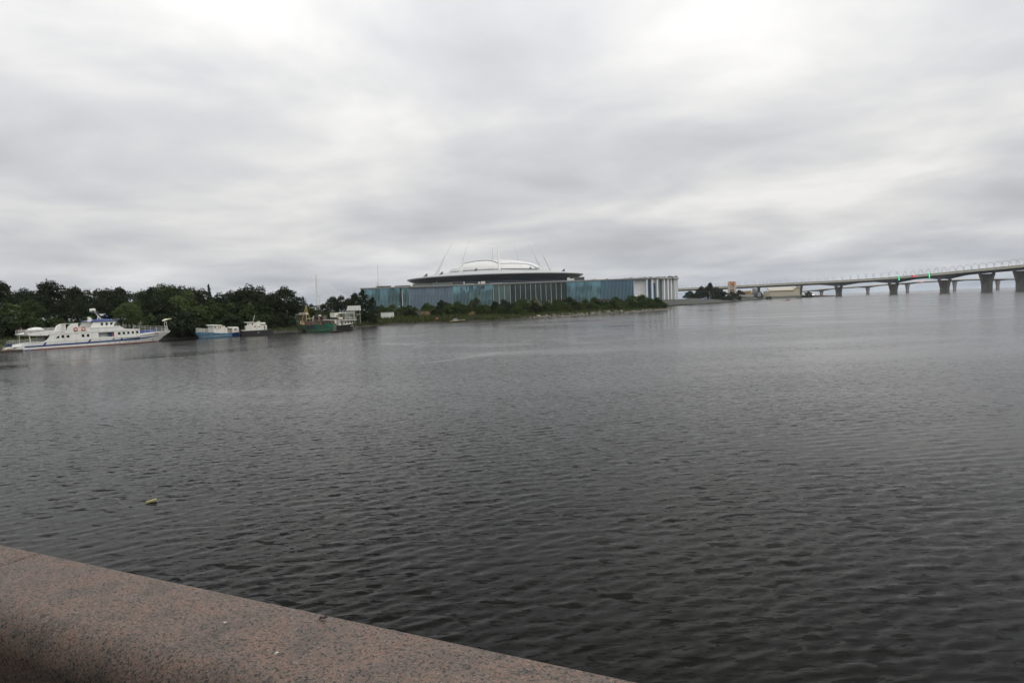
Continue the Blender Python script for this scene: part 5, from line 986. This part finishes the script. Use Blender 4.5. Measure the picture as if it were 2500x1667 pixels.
p = at(1787, 726, 980); t = thing('grey_fence', 'grey slatted fence on the embankment left of the silo', 'fence', (p.x, p.y, 5.4), R_(32)); FNC = mat('fence_grey', (.28, .28, .29), .7)
for k in range(12): part('panel', MB().box(k*4.0, k*4.0 + 3.8, -.1, .1, .4, 2.9), FNC, t); part('post', MB().box(k*4.0 - .2, k*4.0, -.15, .15, 0, 3.2), GREYP, t)
# slipway gap and red quay
p = at(1868, 729, 1180); t = thing('slipway', 'dark slipway recess with a white ramp edge in the quay', 'slipway', (p.x, p.y, 0), R_(35)); part('recess', MB().box(0, 17, -2.2, -1.6, -.5, 5.0), DARKV, t); part('ramp_edge', MB().prism([(-2.4, 5.6), (-1.2, 5.6), (5.8, .3), (4.2, .2)], -4.0, -2.4), CONC, t); part('rock_fill', MB().prism([(12, .2), (21, .2), (17, 2.2), (13.5, 4.0)], -2.8, -2.3), mat('tan_rubble', (.30, .26, .17), .9), t)
p = at(2003, 722.5, 1385); solid('red_quay', MB().prism([(-36, 0), (30, 0), (28, 1.4), (10, 2.4), (-36, 4.6)], -3, 6), mat('red_brown_quay', (.11, .05, .045), .9, var=.4, scale=.2), 'low reddish brown quay running out below the bridges', 'quay', (p.x, p.y, 0))
# small vehicles and shelters on the far bank
p = at(1717, 727, 760); t = thing('blue_tank_trailer', 'small blue tank with white end on the far grass', 'tank', (p.x, p.y, gzz(p.x, p.y)), R_(20)); part('tank', MB().rings([[(x, r_*math.cos(6.28*k/12), 1.5 + r_*math.sin(6.28*k/12)) for k in range(12)] for x, r_ in ((-1.4, .7), (-1.2, 1.1), (1.4, 1.1), (1.6, .7))]), mat('bright_blue_paint', (.04, .16, .40), .5), t, True); part('end_cap', MB().box(-1.75, -1.35, -.8, .8, .6, 2.3), CONC, t); part('legs', MB().box(-1, -.8, -.8, .8, -.4, .7).box(1, 1.2, -.8, .8, -.4, .7), STEEL, t)
def car(px, py, D, m_, lb, rz, lit=False):
    p = at(px, py, D); t = thing('parked_car', lb, 'car', (p.x, p.y, max(gzz(p.x, p.y), 2.0)), rz)
    part('body', MB().prism([(-2.2, .35), (2.2, .35), (2.25, .85), (1.3, 1.0), (.7, 1.55), (-1.3, 1.6), (-2.1, 1.05), (-2.25, .8)], -.9, .9), m_, t); part('side_window', MB().prism([(-1.5, 1.02), (1.05, 1.0), (.6, 1.45), (-1.2, 1.48)], -.93, .93), GLASSD, t)
    for x in (-1.35, 1.35):
        for y in (-.85, .85): part('wheel', MB().torus((x, y, .34), .24, .12, n=12), RUBBER, t)
    return t
car(1737, 727, 800, WHITE, 'white car parked on the far bank right of the blue tank', .3); car(1753, 726, 830, CREAM, 'white car parked below the far bank trees left of the orange tower', .2); car(1777, 724, 880, CREAM, 'pale car parked at the left end of the grey fence', .5)
t = car(1986, 719, 1340, mat('car_red', (.4, .03, .03), .4), 'red car with bright headlights on the low quay under the bridge', R_(-118)); t.scale = (1.6, 1.6, 1.6); t.location.z = 3.6
for y in (-.6, .6): part('headlight', MB().ell((2.28, y, .75), (.14, .34, .26), 8, 6), mat('lit_headlight', (1, 1, 1), .3, emit=(1, .95, .85), estr=6), t)
p = at(1962, 719.5, 1300); solid('white_cabin', MB().box(-2.0, 2.0, -2, 2, 0, 2.6).prism([(-2.2, 2.6), (2.2, 2.6), (0, 3.6)], -2.2, 2.2), WHITE, 'small white cabin on the quay left of the red car', 'cabin', (p.x, p.y, 4.3))
for (px, yt, D, lb) in [(779, 722, 300, 'thin lamp mast standing just right of the white pylon'), (866, 714, 310, 'thin lamp mast behind the airy tree by the glass building')]:
    p = at(px, yt, D); zg = gzz(p.x, p.y); t = thing('lamp_mast', lb, 'lamp post', (p.x, p.y, zg)); part('pole', MB().tube([(0, 0, 0), (0, 0, p.z - zg)], .14, 6, .08), STEEL, t); part('crossbar', MB().box(-1.0, 1.0, -.1, .1, p.z - zg - .15, p.z - zg).box(-.7, .7, -.1, .1, p.z - zg - 4.0, p.z - zg - 3.9), STEEL, t)
p = at(760, 751, 262); zg = gzz(p.x, p.y); t = thing('dock_crane', 'thin grey pole with a horizontal arm behind the trawler', 'crane', (p.x, p.y, zg)); part('pole', MB().tube([(1.6, 0, 0), (1.6, 0, p.z - zg)], .22, 6), STEEL, t); part('arm', MB().tube([(-.8, 0, p.z - zg), (2.0, 0, p.z - zg)], .1, 5), STEEL, t)
# motorboat on the river
p = onwater(1919, 734.2); t = thing('motorboat', 'small white motorboat heading left on the open river', 'boat', (p.x, p.y, 0), R_(184)); part('hull', MB().rings([[(x, -w, .55 + .3*u), (x, -w*.7, -.2), (x, w*.7, -.2), (x, w, .55 + .3*u)] for x, w, u in [(-3.6, 1.1, 0), (-1, 1.25, .1), (1.8, 1.0, .6), (4.2, .12, 1.3)]]), WHITE, t); part('windscreen', MB().prism([(-.3, .7), (.9, .8), (.1, 1.5), (-.4, 1.5)], -.8, .8), GLASSD, t); part('bow_cover', MB().prism([(.8, .7), (4.0, 1.3), (3.8, 1.45), (.8, 1.15)], -.6, .6), WHITE, t); part('seat', MB().box(-2.8, -1.2, -.8, .8, .5, 1.3), REDB, t)
part('outboard_motor', MB().box(-4.1, -3.6, -.25, .25, -.2, 1.3), DARKV, t)
def person_mesh():
    m = MB(); m.rings([[(r0*math.cos(6.28*k/8), r1*math.sin(6.28*k/8), z) for k in range(8)] for r0, r1, z in [(.16, .22, .0), (.18, .24, .3), (.16, .21, .62), (.2, .27, .95), (.19, .28, 1.2), (.09, .1, 1.34), (.10, .09, 1.40), (.13, .11, 1.5), (.12, .10, 1.62), (.04, .04, 1.7)]]); m.tube([(0, .26, 1.2), (.1, .36, .9), (.35, .26, .75)], .06, 6); m.tube([(0, -.26, 1.2), (.1, -.36, .9), (.35, -.26, .75)], .06, 6); m.tube([(0, .12, .05), (.02, .13, -.45)], .09, 6, .06); m.tube([(0, -.12, .05), (.02, -.13, -.45)], .09, 6, .06); return m
c_, s_ = math.cos(R_(184)), math.sin(R_(184)); solid('person', person_mesh(), REDB, 'person in a red jacket standing in the small motorboat', 'person', (p.x - 1.0*c_, p.y - 1.0*s_, .75), R_(184), smooth=True)

# ------------------------------------------------------------------ highway bridges
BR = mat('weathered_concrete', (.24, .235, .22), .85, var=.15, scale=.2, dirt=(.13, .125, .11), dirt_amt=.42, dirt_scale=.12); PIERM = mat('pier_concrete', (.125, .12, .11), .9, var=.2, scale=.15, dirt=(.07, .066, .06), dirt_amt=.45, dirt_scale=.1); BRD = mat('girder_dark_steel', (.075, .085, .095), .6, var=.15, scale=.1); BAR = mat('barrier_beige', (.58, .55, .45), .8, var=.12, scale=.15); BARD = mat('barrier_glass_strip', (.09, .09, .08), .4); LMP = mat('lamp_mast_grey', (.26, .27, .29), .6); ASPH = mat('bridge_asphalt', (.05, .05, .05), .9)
nb = [(1600, 705, 1640, 709), (1675, 704, 1600, 709), (1750, 700, 1560, 705.5), (1850, 694, 1520, 701), (1950, 690, 1460, 697), (2050, 684, 1400, 692), (2140, 680, 1330, 688), (2182, 676.5, 1300, 685.5), (2240, 671.5, 1250, 681), (2305, 664.5, 1200, 676), (2370, 658, 1140, 672.5), (2405, 655, 1110, 671.5), (2440, 651.5, 1080, 670.5), (2497, 646, 1030, 668)]
def smooth_curve(P_, step):
    P_ = np.array(P_, float); d = np.r_[0, np.cumsum(np.hypot(*np.diff(P_[:, :2], axis=0).T))]; s = np.arange(0, d[-1], step)
    Q = np.stack([np.interp(s, d, P_[:, k]) for k in range(P_.shape[1])], 1)
    for _ in range(14):
        Q[1:-1] = .25*Q[:-2] + .5*Q[1:-1] + .25*Q[2:]
    return Q, s
raw = []
for (px, yt, D, ys_) in nb: a = at(px, yt, D); raw.append((a.x, a.y, a.z))
e0, e1 = np.array(raw[-1]), np.array(raw[-2]); dd = (e0 - e1)/np.linalg.norm((e0 - e1)[:2]); raw += [tuple(e0 + dd*60), tuple(e0 + dd*160)]
Q, S = smooth_curve(raw, 8.0); Q[:, 2] = np.interp(S, S, np.convolve(np.pad(Q[:, 2], 12, 'edge'), np.ones(25)/25, 'valid'))
T = np.gradient(Q[:, :2], axis=0); T /= np.linalg.norm(T, axis=1, keepdims=True); Nn = np.c_[T[:, 1], -T[:, 0]]       # to the right of travel: must face the camera
if (Nn[len(Nn)//2] @ -Q[len(Q)//2, :2]) < 0: Nn = -Nn
WD = 30.0; BH = 3.0                                        # deck width, barrier height; Q is the near edge, barrier top
hb = thing('highway_bridge', 'long grey highway bridge with beige barrier rising to the right edge', 'bridge')
def sect(i, pts): return [(Q[i, 0] - Nn[i, 0]*y, Q[i, 1] - Nn[i, 1]*y, Q[i, 2] - BH + z) for y, z in pts]
n = len(Q); part('deck', MB().rings([sect(i, [(-.2, 0), (-.2, -1.0), (WD + .2, -1.0), (WD + .2, 0)]) for i in range(n)]), BR, hb); part('road_surface', MB().rings([sect(i, [(.6, .05), (WD - .6, .05)]) for i in range(n)], closed=False), ASPH, hb)
pier_s = []
for px, D in ((1762, 1556), (1850, 1520), (1950, 1462), (2050, 1400), (2182, 1300), (2305, 1200), (2405, 1110), (2497, 1030)):
    j = min(range(n), key=lambda i: abs((lambda v: 1250 + FPX*v.dot(RT)/v.dot(F))(Vector((Q[i, 0] - Nn[i, 0]*WD/2, Q[i, 1] - Nn[i, 1]*WD/2, 6)) - CAM) - px)); pier_s.append(j)
def haunch(i): d = min(abs(i - j) for j in pier_s[3:6])*8.0; return 3.0 + (4.6*max(0, 1 - d/38.0)**1.3)
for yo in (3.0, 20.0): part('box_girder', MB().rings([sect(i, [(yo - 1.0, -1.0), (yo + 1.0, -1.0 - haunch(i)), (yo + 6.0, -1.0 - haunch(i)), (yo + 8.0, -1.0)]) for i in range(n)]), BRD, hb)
me_b = None
for i in range(0, n - 2, 2):
    for sd, y in ((0, -.15), (1, WD)):
        a = Vector(sect(i, [(y, 0)])[0]); b = Vector(sect(i + 2, [(y, 0)])[0]); L_ = (b - a).length
        o = part('barrier_panel', MB().box(.12, L_ - .12, -.15, .15, -.9, BH), BAR, hb); o.location = a; o.rotation_euler = ((b - a).to_track_quat('X', 'Z')).to_euler()
        if sd == 0: part('glazed_strip', MB().box(1.2 + (i % 6)*.2, L_ - 2.4 - (i % 4)*.5, -.22, -.16, 1.9, 2.5), BARD, o); part('glazed_strip', MB().box(1.2 + (i % 6)*.2, L_ - 2.4 - (i % 4)*.5, .16, .22, 1.9, 2.5), BARD, o)
for k, j in enumerate(pier_s):
    zt = Q[j, 2] - BH - 1.0 - haunch(j); r0 = Vector((Q[j, 0] - Nn[j, 0]*WD/2, Q[j, 1] - Nn[j, 1]*WD/2, 0)); an = math.atan2(-Nn[j, 1], -Nn[j, 0])
    wt, wb = (13.4, 8.0); pm = MB(); zk = zt*.40
    prof = [(-wb, -1), (wb, -1), (wb*1.02, zk), (wb*1.28, zt*.68), (wt, zt - .9), (wt, zt - .2), (wt - 2.6, zt - .2), (wt - 3.0, zt - 1.4), (-wt + 3.0, zt - 1.4), (-wt + 2.6, zt - .2), (-wt, zt - .2), (-wt, zt - .9), (-wb*1.28, zt*.68), (-wb*1.02, zk)]
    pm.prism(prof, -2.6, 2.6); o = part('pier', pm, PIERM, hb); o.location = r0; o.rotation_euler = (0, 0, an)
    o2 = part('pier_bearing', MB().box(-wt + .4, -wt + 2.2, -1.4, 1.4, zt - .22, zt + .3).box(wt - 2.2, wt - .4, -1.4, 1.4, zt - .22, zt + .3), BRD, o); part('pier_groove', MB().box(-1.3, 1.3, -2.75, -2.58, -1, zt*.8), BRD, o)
# lamps: curved masts leaning in over the road from both edges
lamp_mesh = MB().tube([(0, 0, -1), (0.15, 0, 2.2), (1.0, 0, 5.0), (2.8, 0, 7.4), (5.4, 0, 9.1), (8.6, 0, 9.9)], .36, 6, .16).mesh('mast'); lamp_mesh.materials.append(LMP)
head_mesh = MB().box(7.4, 9.4, -.25, .25, 9.55, 9.8).mesh('lamp_head'); head_mesh.materials.append(LMP)
for i in range(2, n - 1, 2):
    for sd in (0, 1):
        a = Vector(sect(i, [(-.1 if sd == 0 else WD + .1, BH)])[0]); t = thing('bridge_lamp', ['curved lamp mast on the near edge of the highway bridge', 'curved lamp mast on the far edge of the highway bridge'][sd], 'lamp post', a, math.atan2(-Nn[i, 1], -Nn[i, 0]) + (math.pi if sd else 0), ['near edge bridge lamps', 'far edge bridge lamps'][sd])
        link('mast', lamp_mesh, t); link('lamp_head', head_mesh, t)
# navigation signals hung on the near edge
GRN = mat('green_signal_lamp', (.0, .5, .2), .3, emit=(.08, 1.0, .42), estr=3); REDL = mat('red_signal_lamp', (.5, .0, .0), .3, emit=(1.0, .03, .06), estr=2); DGRN = mat('dark_green_board', (.01, .10, .05), .5)
def near_edge(px):
    best = min(range(n), key=lambda i: abs((lambda v: 1250 + FPX*v.dot(RT)/v.dot(F))(Vector(Q[i]) - CAM) - px)); return best
for px, lb in ((2199, 'left column of four green signal lights on the bridge'), (2273, 'right column of four green signal lights on the bridge')):
    i = near_edge(px); a = Vector(sect(i, [(-1.0, 0)])[0]); t = thing('signal_light', lb, 'signal light', a, math.atan2(-Nn[i, 1], -Nn[i, 0]))
    part('board', MB().box(-.1, .2, -1.1, 1.1, -4.6, 5.0), DGRN, t); part('bracket', MB().box(.2, 1.2, -.2, .2, -.4, .4), BRD, t)
    for k in range(4): part('lamp', MB().ell((-.35, 0, -3.4 + k*2.35), (.35, .72, .72), 10, 6), GRN, t)
i = near_edge(2234); a = Vector(sect(i, [(-.8, 0)])[0]); t = thing('red_signal', 'glowing red signal panel between the green light columns', 'signal light', a, math.atan2(-Nn[i, 1], -Nn[i, 0])); part('panel', MB().box(-.3, 0, -2.3, 2.3, .2, 2.6), REDL, t); part('housing', MB().box(0, .5, -2.5, 5.6, 0, 2.9), BRD, t)
# farther bridge
fb = [(1930, 712.5, 1765), (1960, 710, 1760), (2010, 705, 1750), (2065, 701, 1745), (2123, 697, 1740), (2218, 689, 1730), (2337, 682, 1720), (2438, 680, 1710), (2500, 679.5, 1705), (2620, 680, 1695)]
FQ = [at(*q_) for q_ in fb]; FQ2, _ = smooth_curve([(p.x, p.y, p.z) for p in FQ], 6.0)
bb = thing('distant_bridge', 'more distant slender road bridge seen under the highway bridge', 'bridge'); fp = [min(range(len(FQ2)), key=lambda i: abs((lambda v: 1250 + FPX*v.dot(RT)/v.dot(F))(Vector(FQ2[i]) - CAM) - px)) for px in (2010, 2123, 2218, 2337, 2438)]
def fh(i): return 2.6 + 2.4*max(0, 1 - min(abs(i - j) for j in fp)*6.0/26)**1.2
part('deck', MB().rings([[(p[0], p[1], p[2] - 1.6), (p[0], p[1] + 14, p[2] - 1.6), (p[0], p[1] + 14, p[2]), (p[0], p[1], p[2])] for p in FQ2]), BAR, bb); part('girder', MB().rings([[(p[0], p[1] + 2, p[2] - 1.62), (p[0], p[1] + 4, p[2] - fh(i) - 1), (p[0], p[1] + 10, p[2] - fh(i) - 1), (p[0], p[1] + 12, p[2] - 1.62)] for i, p in enumerate(FQ2)]), BRD, bb)
for j in fp:
    zt = FQ2[j][2] - fh(j) - 1; o = part('pier', MB().rings([[(-2.6, -3, -1), (2.6, -3, -1), (2.6, 3, -1), (-2.6, 3, -1)], [(-2.6, -3, zt*.5), (2.6, -3, zt*.5), (2.6, 3, zt*.5), (-2.6, 3, zt*.5)], [(-3.8, -4.5, zt), (3.8, -4.5, zt), (3.8, 4.5, zt), (-3.8, 4.5, zt)]]), mat('pinkish_concrete', (.26, .22, .22), .8), bb); o.location = (FQ2[j][0], FQ2[j][1] + 7, 0)
i = min(range(len(FQ2)), key=lambda i: abs(FQ2[i][0] - at(2249, 683, 1728).x)); part('orange_lamp', MB().ell((FQ2[i][0], FQ2[i][1] - 1.0, FQ2[i][2] - .6), (2.6, .4, .7), 8, 6), mat('orange_lamp_glow', (.8, .2, .1), .4, emit=(1, .22, .12), estr=2.0), bb)
# cable-stayed bridge in the haze
PYL = mat('pylon_white', (.80, .80, .79), .6); cs = thing('cable_stayed_bridge', 'hazy white cable stayed bridge pylon above the distant trees', 'bridge')
for (px, yt, D, rb, rt) in ((771, 669, 2500, 5.0, 2.2), (922, 648, 2150, 2.2, 1.0)):
    p = at(px, yt, D); o = part('pylon', MB().tube([(p.x, p.y, 0), (p.x, p.y, p.z*.55), (p.x, p.y, p.z)], rb, 8, rt), PYL, cs); k_ = 1 if px < 800 else .55
    cb = MB()
    for k in range(16):
        zt = 30 + (p.z - 40)*(k + 1)/16*(1 if px < 800 else .62); cb.tube([(p.x, p.y, zt), (p.x + (20 + 10*k)*k_, p.y - 40 - 5*k, 30)], .8, 4)
        if px > 800: cb.tube([(p.x, p.y, zt), (p.x - (14 + 6*k)*k_, p.y + 20, 30)], .6, 4)
    part('cable', cb, PYL, o)
a, b = at(771, 745, 2500), at(922, 738, 2150); part('deck', MB().rings([[(x, y - 8, 27), (x, y + 8, 27), (x, y + 8, 30), (x, y - 8, 30)] for x, y in ((a.x - 400, a.y + 400), (a.x, a.y), (b.x, b.y), (b.x + 300, b.y - 250))]), BR, cs)

# ------------------------------------------------------------------ haze: the air between here and the far bank
HB = MB().box(-2600, 2900, -700, 3400, -4.5, 152); ho = part('haze', HB, None, None)
hm = bpy.data.materials.new('haze_air'); hm.use_nodes = True; hn = hm.node_tree; hn.nodes.clear(); pv = node(hn, 'ShaderNodeVolumePrincipled', inp={'Color': (.93, .96, 1.0, 1), 'Density': 0.00004, 'Anisotropy': .3}); ho_ = node(hn, 'ShaderNodeOutputMaterial'); nlink(hn, pv.outputs[0], ho_.inputs['Volume'])
ho.data.materials.clear(); ho.data.materials.append(hm); ho['kind'] = 'stuff'; ho['label'] = 'thin grey haze hanging over the river'; ho['category'] = 'haze'
